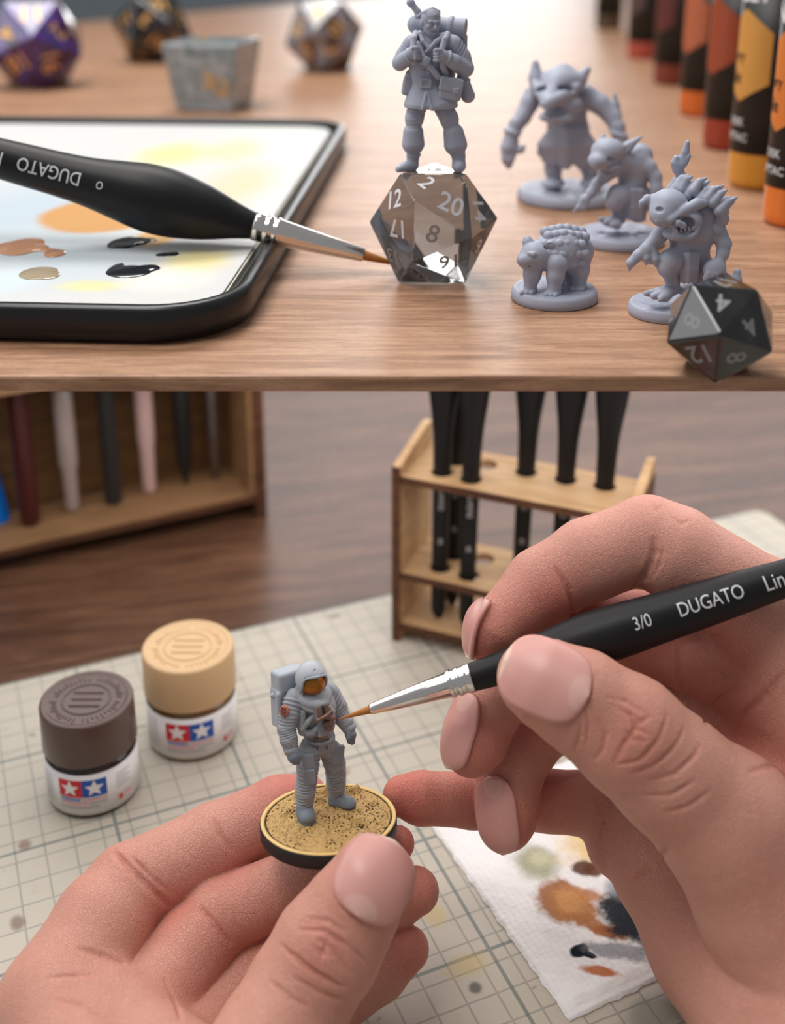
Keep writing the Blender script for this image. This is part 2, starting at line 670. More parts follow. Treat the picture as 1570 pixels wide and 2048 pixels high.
TRAY_H = .0085
rim = SHELF_Z + TRAY_H
TRAY_A = math.radians(-3.5)
hd = .5 * (on_plane(300, 232, rim)[1] - on_plane(300, 602, rim)[1]) * math.cos(TRAY_A)
hw = .105
rm = on_plane(586, 425, rim)
TC = np.array([rm[0] - hw * math.cos(TRAY_A), .5 * (on_plane(300, 232, rim)[1] + on_plane(300, 602, rim)[1]), SHELF_Z])
TC[0] = rm[0] + (TC[1] - rm[1]) * -math.sin(TRAY_A) - hw * math.cos(TRAY_A)
TRAY_M = Matrix.Translation(TC) @ Matrix.Rotation(TRAY_A, 4, 'Z')
TRAY_I = TRAY_M.inverted()
tray = empty('palette_tray', TRAY_M, 'shallow black plastic palette tray with rounded corners holding stained white sheet', 'tray')
def ring_loft(levels, mat_, name, parent, M=None, cap0=True, cap1=True):
    """levels: list of (inset, z, corner radius)."""
    V, F = [], []
    n = 0
    for ins, z, r in levels:
        pts = round_rect(-hw + ins, -hd + ins, hw - ins, hd - ins, max(r, .0005), 10)
        n = len(pts)
        V += [(x, y, z) for x, y in pts]
    for l in range(len(levels) - 1):
        for i in range(n):
            j = (i + 1) % n
            F.append((l * n + i, l * n + j, (l + 1) * n + j, (l + 1) * n + i))
    if cap0: F.append(tuple(reversed(range(n))))
    if cap1: F.append(tuple(range((len(levels) - 1) * n, len(levels) * n)))
    return obj(name, V, F, mat_, parent)
RC = .020
ring_loft([(.0025, 0, RC), (.0008, .0008, RC), (0, .0035, RC), (0, TRAY_H - .0012, RC), (.0004, TRAY_H - .0003, RC), (.0012, TRAY_H, RC), (.0026, TRAY_H, RC - .0026), (.0034, TRAY_H - .0004, RC - .0034),
           (.0040, TRAY_H - .0014, RC - .004), (.0046, .0030, RC - .0046), (.0052, .0024, RC - .0052)], BLACK_PLASTIC, 'shell', tray)

def palette_mat():
    t = NT('palette_sheet')
    v = t.coord()
    c = t.mix(t.noise(v, 60, 3), s2l(210, 208, 203), s2l(202, 204, 206))
    zz = SHELF_Z + .0062
    def st(px, py, rx, ry, col, amt=1.0, soft=.5, rough=.35, sc=70):
        nonlocal c
        q = TRAY_I @ Vector(on_plane(px, py, zz))
        q2 = on_plane(px + rx, py, zz) - on_plane(px, py, zz); q3 = on_plane(px, py - ry, zz) - on_plane(px, py, zz)
        m = t.blob(v, (q[0], q[1]), (q2[0], q3[1]), soft, rough, sc)
        c = t.mix(t.math('MULTIPLY', m, amt), c, col)
    st(50, 420, 190, 60, s2l(160, 186, 204), .55, .8)
    st(150, 520, 160, 40, s2l(172, 192, 208), .5, .8)
    st(345, 308, 62, 20, s2l(226, 222, 140), .85, .6)
    st(465, 300, 55, 20, s2l(226, 204, 156), .75, .6)
    st(485, 360, 60, 30, s2l(224, 196, 150), .65, .7)
    st(210, 428, 125, 34, s2l(200, 146, 82), 1.0, .12, .12, 50)
    st(320, 470, 40, 22, s2l(224, 168, 84), .9, .35)
    st(395, 520, 60, 24, s2l(226, 210, 138), .8, .6)
    st(180, 572, 60, 10, s2l(220, 214, 146), .75, .6)
    st(340, 555, 70, 20, s2l(250, 240, 220), .6, .8)
    st(470, 390, 40, 30, s2l(240, 200, 150), .35, .9)
    st(10, 560, 60, 20, s2l(200, 222, 236), .5, .8)
    t.P('Base Color', c); t.P('Roughness', .55)
    t.P('Normal', t.bump(t.noise(v, 900, 4), .25, .0003))
    return t.m

sheet_pts = round_rect(-hw + .0066, -hd + .0066, hw - .0066, hd - .0066, RC - .007, 8)
sheet = empty('palette_sheet', TRAY_M, 'white palette sheet stained yellow, orange and pale blue inside black tray', 'palette')
obj_bm('paper', prism_bm(sheet_pts, .0056, .0062, .0002), palette_mat(), sheet)
obj_bm('sponge_pad', prism_bm(round_rect(-hw + .0062, -hd + .0062, hw - .0062, hd - .0062, RC - .0065, 8), .0025, .0056, .0002), plain('sponge', s2l(228, 224, 210), .9), sheet)

def paint_blob(px, py, shapes, col, label, hgt=5, rough=.12):
    """A puddle of wet paint: overlapping low domes fused into one body."""
    o = P2(px, py, SHELF_Z + .0060)
    fr = Frame(o, 0.0)
    s = Sdf(6)
    for x, y, rx, ry in shapes:
        dy = (on_plane(px, py - y, SHELF_Z + .006)[1] - o[1]) / fr.s
        ky = (on_plane(px, py - 1, SHELF_Z + .006)[1] - o[1]) / fr.s
        s.ell((x, dy, 0), (rx, ry * ky, hgt * min(1, rx / 20)), 6)
    V, F = s.mesh(1.6, ((-200, -400, .8), (200, 400, 60)))
    ob = obj('paint_blob', V, F, plain('wet_paint', col, rough, 0, .6, .6), None, fr.s, True)
    ob.matrix_world = fr.M
    tag(ob, label, 'paint', 'paint puddles on the palette')

paint_blob(45, 495, [(0, 0, 46, 19), (-38, -3, 22, 11), (40, -4, 20, 6), (80, -14, 22, 8), (62, -8, 16, 4)], s2l(196, 140, 102), 'peach skin-tone paint puddle on palette sheet with a thin tail', 7)
paint_blob(78, 548, [(0, 0, 42, 14), (30, -6, 18, 7)], s2l(176, 158, 130), 'beige paint puddle below the peach one on palette sheet', 6)
paint_blob(253, 487, [(0, 0, 30, 12), (-20, -3, 16, 9), (26, 2, 20, 7), (48, 5, 12, 3)], (.006, .006, .007), 'glossy jet black paint puddle right under the brush handle', 8, .06)
paint_blob(335, 510, [(0, 0, 16, 6), (20, 1, 12, 6), (-18, -2, 12, 4)], (.02, .022, .026), 'smallest dark grey paint smear near palette sheet edge', 4)
paint_blob(258, 545, [(0, 0, 48, 13), (-34, 8, 12, 8), (-26, 12, 8, 8), (36, 6, 24, 6), (44, 8, 10, 4)], (.018, .021, .026), 'largest charcoal paint puddle with small lumps near palette front', 8)


# ------------------------------------------------------------------ brushes
def axes_from(a, b, view_from=CAM):
    """Frame with x along a->b and z facing the viewer."""
    a, b = np.array(a, float), np.array(b, float)
    x = (b - a) / np.linalg.norm(b - a)
    z = (view_from - a); z = z - (z @ x) * x; z /= np.linalg.norm(z)
    y = np.cross(z, x)
    return Matrix(((x[0], y[0], z[0], a[0]), (x[1], y[1], z[1], a[1]), (x[2], y[2], z[2], a[2]), (0, 0, 0, 1)))


def wrap_text(body, size, t0, radius, name, parent, mat_=None, off=.25, ang=0.0, bold=0.0, sc=1.0, xs=.80):
    """Letters along local x, wrapped on a round handle, facing local z. Lengths in local units."""
    V, F = text_mesh(body, size, bold)
    out = []
    for x, y, _ in V:
        x *= xs
        r = radius(t0 + x) + off if callable(radius) else radius + off
        a = y / r + ang
        out.append((t0 + x, r * math.sin(a), r * math.cos(a)))
    return obj(name, out, F, mat_ or LETTER, parent, sc)


def interp(prof):
    ts = [p[0] for p in prof]; rs = [p[1] for p in prof]
    return lambda t: float(np.interp(t, ts, rs))


def brush(name, M, s, bristle, ferrule, handle, label, texts, group=None, extra=None, rel=None):
    """Profiles are in pixel units along x from the tip."""
    root = empty(name, M, label, 'paintbrush', group)
    V, F = lathe(bristle, 20, 'x'); obj('bristle_tip', V, F, BRISTLE, root, s)
    V, F = lathe(ferrule, 40, 'x'); obj('ferrule', V, F, CHROME, root, s)
    V, F = lathe(handle, 48, 'x'); obj('handle', V, F, BLACK_HANDLE, root, s)
    rad = interp(handle)
    for body, size, t0, ang, bold in texts:
        wrap_text(body, size, t0, rad, 'lettering', root, LETTER, .3, ang, bold, s)
    return root

# large brush lying across the palette and its rim; tip toward the die
tipW = on_plane(812, 533, SHELF_Z + .0016)
butt = P(-420, 205, depth(on_plane(-420, 205, SHELF_Z + .0420)))
M = axes_from(tipW, butt)
sB = .5 * (depth(tipW) + depth(butt)) * U
Lb = np.linalg.norm(np.array(butt) - tipW) / sB
def along(px):   # distance along the brush that shows at a photograph column
    lo, hi = 0., 1.
    for _ in range(40):
        m = .5 * (lo + hi)
        q = tipW + (np.array(butt) - tipW) * m - CAM
        x = CX + FPX * (q @ RT) / (q @ FW)
        if x > px: lo = m
        else: hi = m
    return lo * Lb
T = along
br = [(0, 0), (6, 1.5), (T(770), 6), (T(722), 11), (T(716), 11)]
fe = [(T(728), 0), (T(728), 12.5), (T(726), 14), (T(640), 21), (T(560), 27.5), (T(556), 29.5), (T(551), 29.5), (T(548), 27), (T(543), 27), (T(540), 30), (T(534), 30), (T(531), 27.5), (T(527), 27.5), (T(524), 29), (T(512), 29), (T(508), 28.5), (T(508), 0)]
hn = smooth_prof([(T(514), 26), (T(500), 29), (T(470), 37), (T(430), 50), (T(390), 60), (T(340), 68), (T(290), 68), (T(240), 60), (T(180), 50), (T(120), 45), (T(40), 42), (T(-100), 36), (T(-380), 22)], 5)
hn = [(T(513), 0)] + hn + [(Lb, 0)]
bigb = brush('paintbrush', M, sB, br, fe, hn, 'black handled brush lying across the palette tray, size 0 lettering upside down', [
    ('O', 16, T(212), .02, .004), ('DUGATO', 27, T(110), .0, .004), ('Round', 27, T(-22), .0, .004)], 'detail brushes')

# ------------------------------------------------------------------ the large smoky die under the explorer
def glass(name, col, rough=.03, ior=1.5, dens=None, trans=.93):
    t = NT(name)
    t.P('Base Color', col); t.P('Roughness', rough); t.P('IOR', ior); t.P('Transmission Weight', trans)
    if dens:
        a = t.n('VolumeAbsorption'); t.set(a, 'Color', dens[0]); a.inputs['Density'].default_value = dens[1]
        t.t.links.new(a.outputs[0], t.t.nodes['Material Output'].inputs['Volume'])
    return t.m

def hull(pts, bev=0.0, segs=2):
    bm = bmesh.new()
    for p in pts: bm.verts.new(p)
    r = bmesh.ops.convex_hull(bm, input=bm.verts[:])
    lo = [v for v in bm.verts if not v.link_faces]
    if lo: bmesh.ops.delete(bm, geom=lo, context='VERTS')
    bmesh.ops.dissolve_limit(bm, angle_limit=math.radians(2), verts=bm.verts[:], edges=bm.edges[:])
    bm.normal_update()
    planes = [(f.calc_center_median().copy(), f.normal.copy(), [v.co.copy() for v in f.verts]) for f in bm.faces]
    if bev > 0:
        bmesh.ops.bevel(bm, geom=bm.edges[:], offset=bev, segments=segs, affect='EDGES', profile=.6)
    return bm, planes


def face_text(body, size, c, n, updir, name, parent, mat_, off, sc=1.0, thick=0.0):
    n = Vector(n); c = Vector(c); u = Vector(updir)
    u = (u - u.dot(n) * n).normalized(); r = u.cross(n)
    V, F = text_mesh(body, size, .012)
    out = [tuple(c + r * x + u * y + n * off) for x, y, _ in V]
    return obj(name, out, F, mat_, parent, sc, False)

fr = Frame(P2(866, 568))
fr.o = np.array(P2(866, 553)); fr = Frame(fr.o)
dz = [fr.pt(800, 347, -36), fr.pt(932, 348, -36)]
Htop = float(dz[0][2])
front = {
    'T1': np.array([fr.pt(800, 347, -36)[0], -36, Htop]), 'T2': np.array([fr.pt(933, 347, -36)[0], -36, Htop]), 'T3': np.array([0, 78, Htop]),
    'A': fr.pt(829, 402, -104), 'B': fr.pt(944, 474, -92), 'C': fr.pt(825, 525, -98), 'D': fr.pt(738, 444, -8), 'E': fr.pt(996, 436, 2)}
bl_, br2 = fr.pt(797, 560, -44), fr.pt(930, 566, -44)
front['BL'] = np.array([bl_[0], -44, 0.3]); front['BR'] = np.array([br2[0], -46, 0.3]); front['BB'] = np.array([2, 74, 0.3])
cen = np.array([0, 0, Htop / 2])
pts = [p for p in front.values()] + [2 * cen - front[k] for k in ('A', 'B', 'C')]
die = empty('twenty_sided_die', fr.M, 'large smoky grey translucent numbered die under the standing explorer figure', 'die')
bm, planes = hull([tuple(p * fr.s) for p in pts], 3.0 * fr.s, 2)
SMOKE = glass('smoky_resin', (.70, .71, .72), .08, 1.40, ((.50, .50, .50), 60))
obj_bm('body', bm, SMOKE, die)
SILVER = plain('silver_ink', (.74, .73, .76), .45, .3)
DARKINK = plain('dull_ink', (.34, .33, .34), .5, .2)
def on_die(body, size, names, up, mat_=SILVER, shift=(0, 0, 0)):
    q = [front[k] for k in names]
    c = sum(q) / 3
    n = np.cross(q[1] - q[0], q[2] - q[0]); n /= np.linalg.norm(n)
    if n @ (c - cen) < 0: n = -n
    face_text(body, size, c + np.array(shift), n, up, 'numeral', die, mat_, .5, fr.s)
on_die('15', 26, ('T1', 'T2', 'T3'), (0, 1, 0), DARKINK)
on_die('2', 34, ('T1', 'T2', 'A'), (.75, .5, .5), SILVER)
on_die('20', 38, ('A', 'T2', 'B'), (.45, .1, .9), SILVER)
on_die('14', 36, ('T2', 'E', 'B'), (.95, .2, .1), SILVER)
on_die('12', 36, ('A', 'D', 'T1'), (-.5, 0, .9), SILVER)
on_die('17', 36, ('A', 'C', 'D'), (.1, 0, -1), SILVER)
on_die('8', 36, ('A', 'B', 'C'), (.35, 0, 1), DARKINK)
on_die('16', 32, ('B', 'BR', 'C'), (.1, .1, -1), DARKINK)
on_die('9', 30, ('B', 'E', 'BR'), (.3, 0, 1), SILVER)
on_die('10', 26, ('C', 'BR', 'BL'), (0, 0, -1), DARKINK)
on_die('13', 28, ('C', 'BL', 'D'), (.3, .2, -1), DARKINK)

# ------------------------------------------------------------------ blurred dice
def icosa():
    ph = (1 + 5 ** .5) / 2
    p = []
    for a in (-1, 1):
        for b in (-ph, ph):
            p += [(0, a, b), (a, b, 0), (b, 0, a)]
    p = np.array(p) / math.sqrt(1 + ph * ph)
    # rest on a face
    n = np.array([1, 1, 1]) / math.sqrt(3)
    R = np.array(Vector(n).rotation_difference(Vector((0, 0, 1))).to_matrix())
    q = p @ R.T
    return q
GOLD = plain('gold_ink', s2l(222, 168, 92), .35, .4)

def swirl(name, cols, rough=.12, trans=0.0, scale=60):
    t = NT(name)
    v = t.coord()
    n = t.noise(v, scale, 2, .5, 1.5)
    c = t.ramp(n, [(.3 + .4 * i / (len(cols) - 1), q) for i, q in enumerate(cols)])
    t.P('Base Color', c); t.P('Roughness', rough); t.P('Coat Weight', .5); t.P('Transmission Weight', trans)
    return t.m

def d20(px, py, rpx, yaw, m, label, nums, name='twenty_sided_die'):
    o = P2(px, py)
    fr = Frame(o)
    q = icosa() * rpx
    zmin = q[:, 2].min()
    a = math.radians(yaw)
    R = np.array([[math.cos(a), -math.sin(a), 0], [math.sin(a), math.cos(a), 0], [0, 0, 1]])
    q = q @ R.T; q[:, 2] -= zmin
    root = empty(name, fr.M, label, 'die')
    bm, planes = hull([tuple(x) for x in q * fr.s], .04 * rpx * fr.s, 2)
    obj_bm('body', bm, m, root)
    random.seed(3)
    k = 0
    for c, n, vs in planes:
        if n.y > .25 or n.z < -.8: continue
        up = (vs[0] - c)
        face_text(nums[k % len(nums)], rpx * .34 * fr.s, c, n, up, 'numeral', root, GOLD, .2 * fr.s)
        k += 1
    return root

NUMS = ['7', '13', '5', '18', '4', '11', '3', '16', '10', '2', '19', '6']
d20(78, 172, 104, 20, swirl('purple_swirl', [s2l(20, 8, 34), s2l(62, 18, 72), s2l(84, 52, 140), s2l(24, 44, 104), s2l(98, 36, 84)], .12, 0, 45), 'purple and blue swirled die with gold numbers behind the palette', NUMS)
d20(308, 122, 80, 50, swirl('black_swirl', [s2l(10, 9, 8), s2l(18, 15, 12), s2l(46, 42, 50), s2l(9, 10, 9)], .12, 0, 50), 'black die with gold numbers standing behind the clear cube-shaped die', NUMS)
d20(650, 140, 84, 10, swirl('grey_brown_swirl', [s2l(120, 118, 124), s2l(150, 148, 156), s2l(88, 60, 52), s2l(70, 52, 46)], .12, .25, 40), 'grey and reddish brown die with gold numbers near the table back', NUMS)

def fore_die():
    root = d20(1432, 742, 117, 24, swirl('black_gloss', [s2l(20, 20, 21), s2l(30, 29, 30), s2l(46, 46, 48)], .10, 0, 50), 'glossy black die at the shelf front edge before the goblins', ['4', '17', '9', '12', '8'])
    for c in root.children:
        if c.name.startswith('numeral'):
            c.data.materials[0] = plain('grey_ink', (.25, .25, .26), .4)
fore_die()

fr = Frame(P2(430, 214), math.radians(12))
cube = empty('six_sided_die', fr.M, 'cloudy grey translucent cube die with gold numbers touching the palette back', 'die')
CLOUDY = swirl('cloudy_resin', [s2l(196, 206, 210), s2l(164, 180, 184), s2l(216, 222, 228), s2l(146, 160, 160)], .15, .5, 60)
a = 70
pts = [(-a * .86, -a * .86, 0), (a * .86, -a * .86, 0), (a * .86, a * .86, 0), (-a * .86, a * .86, 0), (-a * 1.12, -a * 1.1, 132), (a * 1.12, -a * 1.1, 132), (a * 1.12, a * 1.1, 132), (-a * 1.12, a * 1.1, 132)]
bm, planes = hull([tuple(np.array(p) * fr.s) for p in pts], 10 * fr.s, 3)
obj_bm('body', bm, CLOUDY, cube)
for body, c, n, up in (('3', (10, -a * .98, 70), (0, -1, .12), (-.5, 0, 1)), ('0', (38, -a * .98, 52), (0, -1, .12), (-.5, 0, 1)), ('4', (-20, 0, 133), (0, 0, 1), (0, 1, 0)), ('7', (-a * .99, -10, 60), (-1, 0, .12), (0, 0, 1))):
    face_text(body, 44 * fr.s, np.array(c) * fr.s, n, up, 'numeral', cube, GOLD, 1.5 * fr.s)

# ------------------------------------------------------------------ paint bottles in a receding row
def bottle(px, py, rpx, body_col, label, texts=True, hexc=None, hang=-60.0, tang=.5):
    s0 = (py + 147) / 612.0
    o = P2(px, py)
    fr = Frame(o)
    # stand so that the near side of the foot shows at py
    o = o + np.array([math.sin(math.atan2(o[0], o[1])), math.cos(math.atan2(o[0], o[1])), 0]) * rpx * fr.s
    fr = Frame(o)
    r = rpx
    h = r * 7.6
    root = empty('paint_bottle', fr.M, label, 'bottle', 'paint bottles in a row')
    pf = [(0, 0), (0, r * .82), (r * .05, r * .93), (r * .15, r * .985), (r * .3, r), (h * .82, r), (h * .85, r * .98), (h * .90, r * .8), (h * .94, r * .45), (h * .95, r * .42), (h * .98, r * .42), (h * .98, 0)]
    V, F = lathe(pf, 48)
    bodym = plain('bottle_plastic', body_col, .25, 0, .5, .3)
    obj('body', V, F, bodym, root, fr.s)
    V, F = lathe([(h * .96, r * .40), (h * .96, r * .52), (h * 1.10, r * .50), (h * 1.13, r * .2), (h * 1.25, r * .12), (h * 1.25, 0)], 32)
    obj('cap', V, F, BLACK_PLASTIC, root, fr.s)
    # black label sleeve
    z0, z1 = r * 1.08, r * 6.1
    V, F = lathe([(z0, r * 1.002), (z0, r * 1.012), (z1, r * 1.012), (z1, r * 1.002)], 64)
    obj('label', V, F, LABEL_BLACK, root, fr.s)
    # coloured hexagon window printed on the label
    hc = hexc or body_col
    R = r * 1.018
    ca = math.radians(-90 + hang)
    zc, hh, hwid = r * 3.9, r * 1.32, r * .95
    V, F = [], []
    n = 20
    for i in range(n + 1):
        u = -1 + 2 * i / n
        top = zc + hh * (1 - .50 * abs(u) ** 1.2); bot = zc - hh * (1 - .42 * abs(u))
        for z in (bot, top):
            a2 = ca + u * hwid / R
            V.append((R * math.cos(a2), R * math.sin(a2), z))
    for i in range(n): F.append((2 * i, 2 * i + 2, 2 * i + 3, 2 * i + 1))
    obj('hexagon_panel', V, F, plain('label_colour', hc, .45), root, fr.s)
    if texts:
        def tx(body, size, z, ang, m, bold=.01):
            V, F = text_mesh(body, size, bold)
            R2 = r * 1.024
            out = [(R2 * math.cos(ca + ang + x / R2), R2 * math.sin(ca + ang + x / R2), z + y) for x, y, _ in V]
            obj('lettering', out, F, m, root, fr.s)
        tx('NOISET', r * .50, r * 5.66, tang, WHITE, .03)
        tx('fiery', r * .40, zc - r * .05, -.28, LABEL_BLACK, .015)
        tx('ale', r * .40, zc - r * .62, -.30, LABEL_BLACK, .015)
        tx('DISK', r * .24, r * 2.0, -.08, LETTER, .02)
        tx('OPTAC', r * .24, r * 1.55, -.08, LETTER, .02)
    return root
LABEL_BLACK = plain('label_black', (.010, .010, .010), .45)
bottle(1596, 462, 72, s2l(226, 120, 42), 'bright orange paint bottle with black label, closest in its row', True, s2l(214, 122, 48), -56, .55)
bottle(1520, 384, 66, s2l(214, 148, 52), 'amber yellow paint bottle with black label, second closest in its row', True, s2l(206, 146, 66), -56, -.30)
bottle(1459, 304, 56, s2l(150, 52, 26), 'rust red paint bottle between the amber bottle and the orange one behind', False, s2l(150, 66, 34), -56)
bottle(1404, 236, 47, s2l(204, 100, 34), 'deeper orange paint bottle standing behind the rust red bottle', False, s2l(176, 96, 62), -56)
bottle(1343, 172, 38, s2l(120, 50, 34), 'dark maroon paint bottle in the middle of the blurred far row', False, s2l(92, 40, 34), -56)
bottle(1285, 120, 32, s2l(170, 72, 58), 'brick red blurred paint bottle behind the maroon bottle', False, s2l(80, 60, 54), -56)
bottle(1216, 60, 26, s2l(78, 64, 46), 'olive brown paint bottle, farthest and smallest in the row', False, s2l(64, 52, 42), -56)

# ------------------------------------------------------------------ hands (distance fields in world axes, pixel units)
def skin_mat():
    t = NT('skin')
    v = t.coord()
    fl = t.attr('flush')
    mott = t.noise(v, 90, 4, .6)
    fine = t.noise(v, 700, 3, .6)
    base = t.mix(mott, s2l(212, 156, 138), s2l(194, 132, 114))
    base = t.mix(t.math('MULTIPLY', fine, .25), base, s2l(220, 172, 152))
    base = t.mix(fl, base, s2l(198, 100, 86))
    t.P('Base Color', base)
    t.P('Roughness', t.math('ADD', .42, t.math('MULTIPLY', fine, .16)))
    t.P('Specular IOR Level', .35)
    t.P('Subsurface Weight', .22); t.P('Subsurface Radius', (1, .35, .2)); t.P('Subsurface Scale', .0016)
    # skin relief: fine polygonal lines and shallow ripples
    w = t.n('VectorMath', operation='ADD')
    t.set(w, 0, v)
    nz = t.n('TexNoise'); t.set(nz, 'Vector', v); nz.inputs['Scale'].default_value = 260
    sc = t.n('VectorMath', operation='SCALE'); t.set(sc, 0, nz.outputs['Color']); sc.inputs['Scale'].default_value = .0012
    t.set(w, 1, sc.outputs[0])
    vo = t.voro(w.outputs[0], 1500, 'DISTANCE_TO_EDGE').outputs['Distance']
    vo2 = t.voro(w.outputs[0], 620, 'DISTANCE_TO_EDGE').outputs['Distance']
    h = t.math('ADD', t.math('MULTIPLY', t.step(vo, 0, .12), .5), t.math('MULTIPLY', t.step(vo2, 0, .07), .35))
    h = t.math('ADD', h, t.math('MULTIPLY', t.noise(v, 420, 3), .9))
    t.P('Normal', t.bump(h, .8, .00018))
    return t.m

def nail_mat():
    t = NT('fingernail')
    v = t.attr('nail_v'); u = t.attr('nail_u')
    uu = t.math('MULTIPLY', u, u)
    lun = t.math('ADD', t.math('MULTIPLY', uu, 1.3), t.math('MULTIPLY', v, 4.0))
    lun = t.math('SUBTRACT', 1, t.step(lun, .80, 1.0))
    c = t.mix(t.math('MULTIPLY', lun, .38), s2l(206, 148, 138), s2l(222, 190, 180))
    edge = t.math('ADD', v, t.math('MULTIPLY', uu, -.02))
    c = t.mix(t.step(edge, .93, .975), c, s2l(228, 202, 182))
    lines = t.noise(t.mapping(t.n('CombineXYZ').outputs[0], (1, 1, 1)), 1)
    cx = t.n('CombineXYZ'); t.set(cx, 0, t.math('MULTIPLY', u, 14.0)); t.set(cx, 1, t.math('MULTIPLY', v, .8))
    ridg = t.noise(cx.outputs[0], 3, 2)
    c = t.mix(t.math('MULTIPLY', ridg, .35), c, s2l(228, 180, 170))
    t.P('Base Color', c); t.P('Roughness', .38)
    t.P('Subsurface Weight', .2); t.P('Subsurface Radius', (1, .4, .3)); t.P('Subsurface Scale', .001)
    t.P('Normal', t.bump(ridg, .12, .0002))
    return t.m

SKIN = skin_mat(); NAIL = nail_mat()

def J(px, py, dz=0.0):
    return P(px, py, 1 + dz / 2300.0) / U

def zs(dz): return 1 + dz / 2300.0

class Hand:
    def __init__(self):
        self.s = Sdf(14)
        self.lines = []

    def limb(self, jts, k=14, kg=None):
        """jts: (px, py, dz, radius in pixels at that depth)."""
        pts = [J(a, b, c) for a, b, c, _ in jts]
        rs = [r * zs(c) for _, _, c, r in jts]
        if kg is None:
            self.s.chain(pts, rs, k)
        else:
            g = Sdf(k); g.chain(pts, rs, k)
            self.s.group(g, kg)

    def surf(self, px, py, start=None):
        """First hit of the ray of sight through a pixel with the skin."""
        d = FW + (px - CX) / FPX * RT - (py - CY) / FPX * UPV
        d = d / np.linalg.norm(d)
        t = (start if start is not None else .70) * Z0 / U
        o = CAM / U
        for _ in range(160):
            h = float(self.s.dist(o + d * t))
            if h < .15: break
            t += min(max(h * .7, .1), 40)
            if t > 1.8 * Z0 / U: return None
        return o + d * t

    def crease(self, poly, w=5.0, depth_=2.4, k=5):
        pts = [self.surf(x, y) for x, y in poly]
        pts = [p for p in pts if p is not None]
        if len(pts) < 2: return
        g = self.s.grad(np.array(pts), 3.0)
        depth_ = depth_ + .5
        w = w * .82; k = k * .8
        ps = [p + n * (w - depth_) for p, n in zip(pts, g)]
        self.lines.append((pts, w))
        n = len(ps)
        rs = [w * (.55 if i in (0, n - 1) else 1.0) for i in range(n)]
        for i in range(n - 1):
            self.s.cone(ps[i], ps[i + 1], rs[i], rs[i + 1], k, True)

    def nail(self, cpx, cpy, tip, w, l, free=.0, normal=None, start=None, side=None):
        """tip: image direction (dx, dy, dz) toward the free edge. Returns a function that builds the plate."""
        c = self.surf(cpx, cpy, start)
        n = self.s.grad(c[None], 4.0)[0]
        if normal is not None:
            n = n * .35 + np.array(normal, float); n /= np.linalg.norm(n)
        dz0 = (depth(c * U) - 1) * 2300
        t = J(cpx + tip[0], cpy + tip[1], dz0 + (tip[2] if len(tip) > 2 else 0)) - J(cpx, cpy, dz0)
        t = t - (t @ n) * n; t /= np.linalg.norm(t)
        s = np.cross(n, t)
        NA, NB = 16, 22
        base = Sdf(); base.ops = list(self.s.ops)
        rows = []
        for ib in range(NB + 1):
            b = math.sin(math.pi / 2 * (-1 + 2 * ib / NB))
            wf = max(1 - abs(b) ** 3.0, 0) ** (1 / 2.4)
            wf = max(wf, .05)
            for ia in range(NA + 1):
                a = -1 + 2 * ia / NA
                rows.append(c + s * (a * wf * w / 2) + t * (b * l / 2))
        p = np.array(rows)
        for _ in range(7):
            d = base.dist(p)
            p = p - n * np.clip(d * .75, -w * .12, w * .12)[:, None]
        off = (p - c) @ n
        off = np.maximum(off, -.34 * w)
        lat = p - ((p - c) @ n)[:, None] * n
        p = lat + off[:, None] * n
        # blend with a clean lengthwise profile so the plate is smooth
        A = np.tile(np.linspace(-1, 1, NA + 1), NB + 1); B = np.repeat(np.sin(np.pi / 2 * np.linspace(-1, 1, NB + 1)), NA + 1)
        X = np.stack([np.ones_like(A), A ** 2, B, B ** 2, A, A ** 4], 1)
        co, *_ = np.linalg.lstsq(X, (p - c) @ n, rcond=None)
        act = (p - c) @ n
        sm = .6 * (X @ co) + .4 * act
        sm = sm + max(0.0, float((act - sm).max())) * .95
        p = p - ((p - c) @ n)[:, None] * n + sm[:, None] * n
        nr = n[None] + s[None] * (A * .5)[:, None]
        nr /= np.linalg.norm(nr, axis=1, keepdims=True)
        # groove round the plate
        idx = [(ib, ia) for ib in range(NB + 1) for ia in (0, NA)]
        ring = [(ib, 0) for ib in range(NB, -1, -1)] + [(0, ia) for ia in range(1, NA)] + [(ib, NA) for ib in range(NB + 1)]
        pr = [p[ib * (NA + 1) + ia] + nr[ib * (NA + 1) + ia] * 2.6 for ib, ia in ring]
        for q0, q1 in zip(pr[::2], pr[2::2]):
            self.s.cone(q0, q1, 4.6, 4.6, 4, True)
        # plate rises a little above its bed
        top = p + nr * (1.5 + .8 * np.clip(B, 0, 1) ** 2)[:, None]
        bot = p - nr * 7.0
        V = np.concatenate([top, bot]); m = (NA + 1) * (NB + 1)
        F = []
        for ib in range(NB):
            for ia in range(NA):
                q = ib * (NA + 1) + ia
                F.append((q, q + 1, q + NA + 2, q + NA + 1)); F.append((m + q, m + q + NA + 1, m + q + NA + 2, m + q + 1))
        for ib in range(NB):
            q = ib * (NA + 1); r = q + NA + 1
            F.append((q, r, m + r, m + q)); q += NA; r += NA
            F.append((q, m + q, m + r, r))
        for ia in range(NA):
            q = ia; F.append((q, m + q, m + q + 1, q + 1))
            q = NB * (NA + 1) + ia; F.append((q, q + 1, m + q + 1, m + q))
        at = {'nail_u': np.concatenate([A, A]), 'nail_v': np.concatenate([B, B]) * .5 + .5}
        return lambda root, inv: obj('fingernail', (V * U - inv), F, NAIL, root, 1.0, True, None, at)

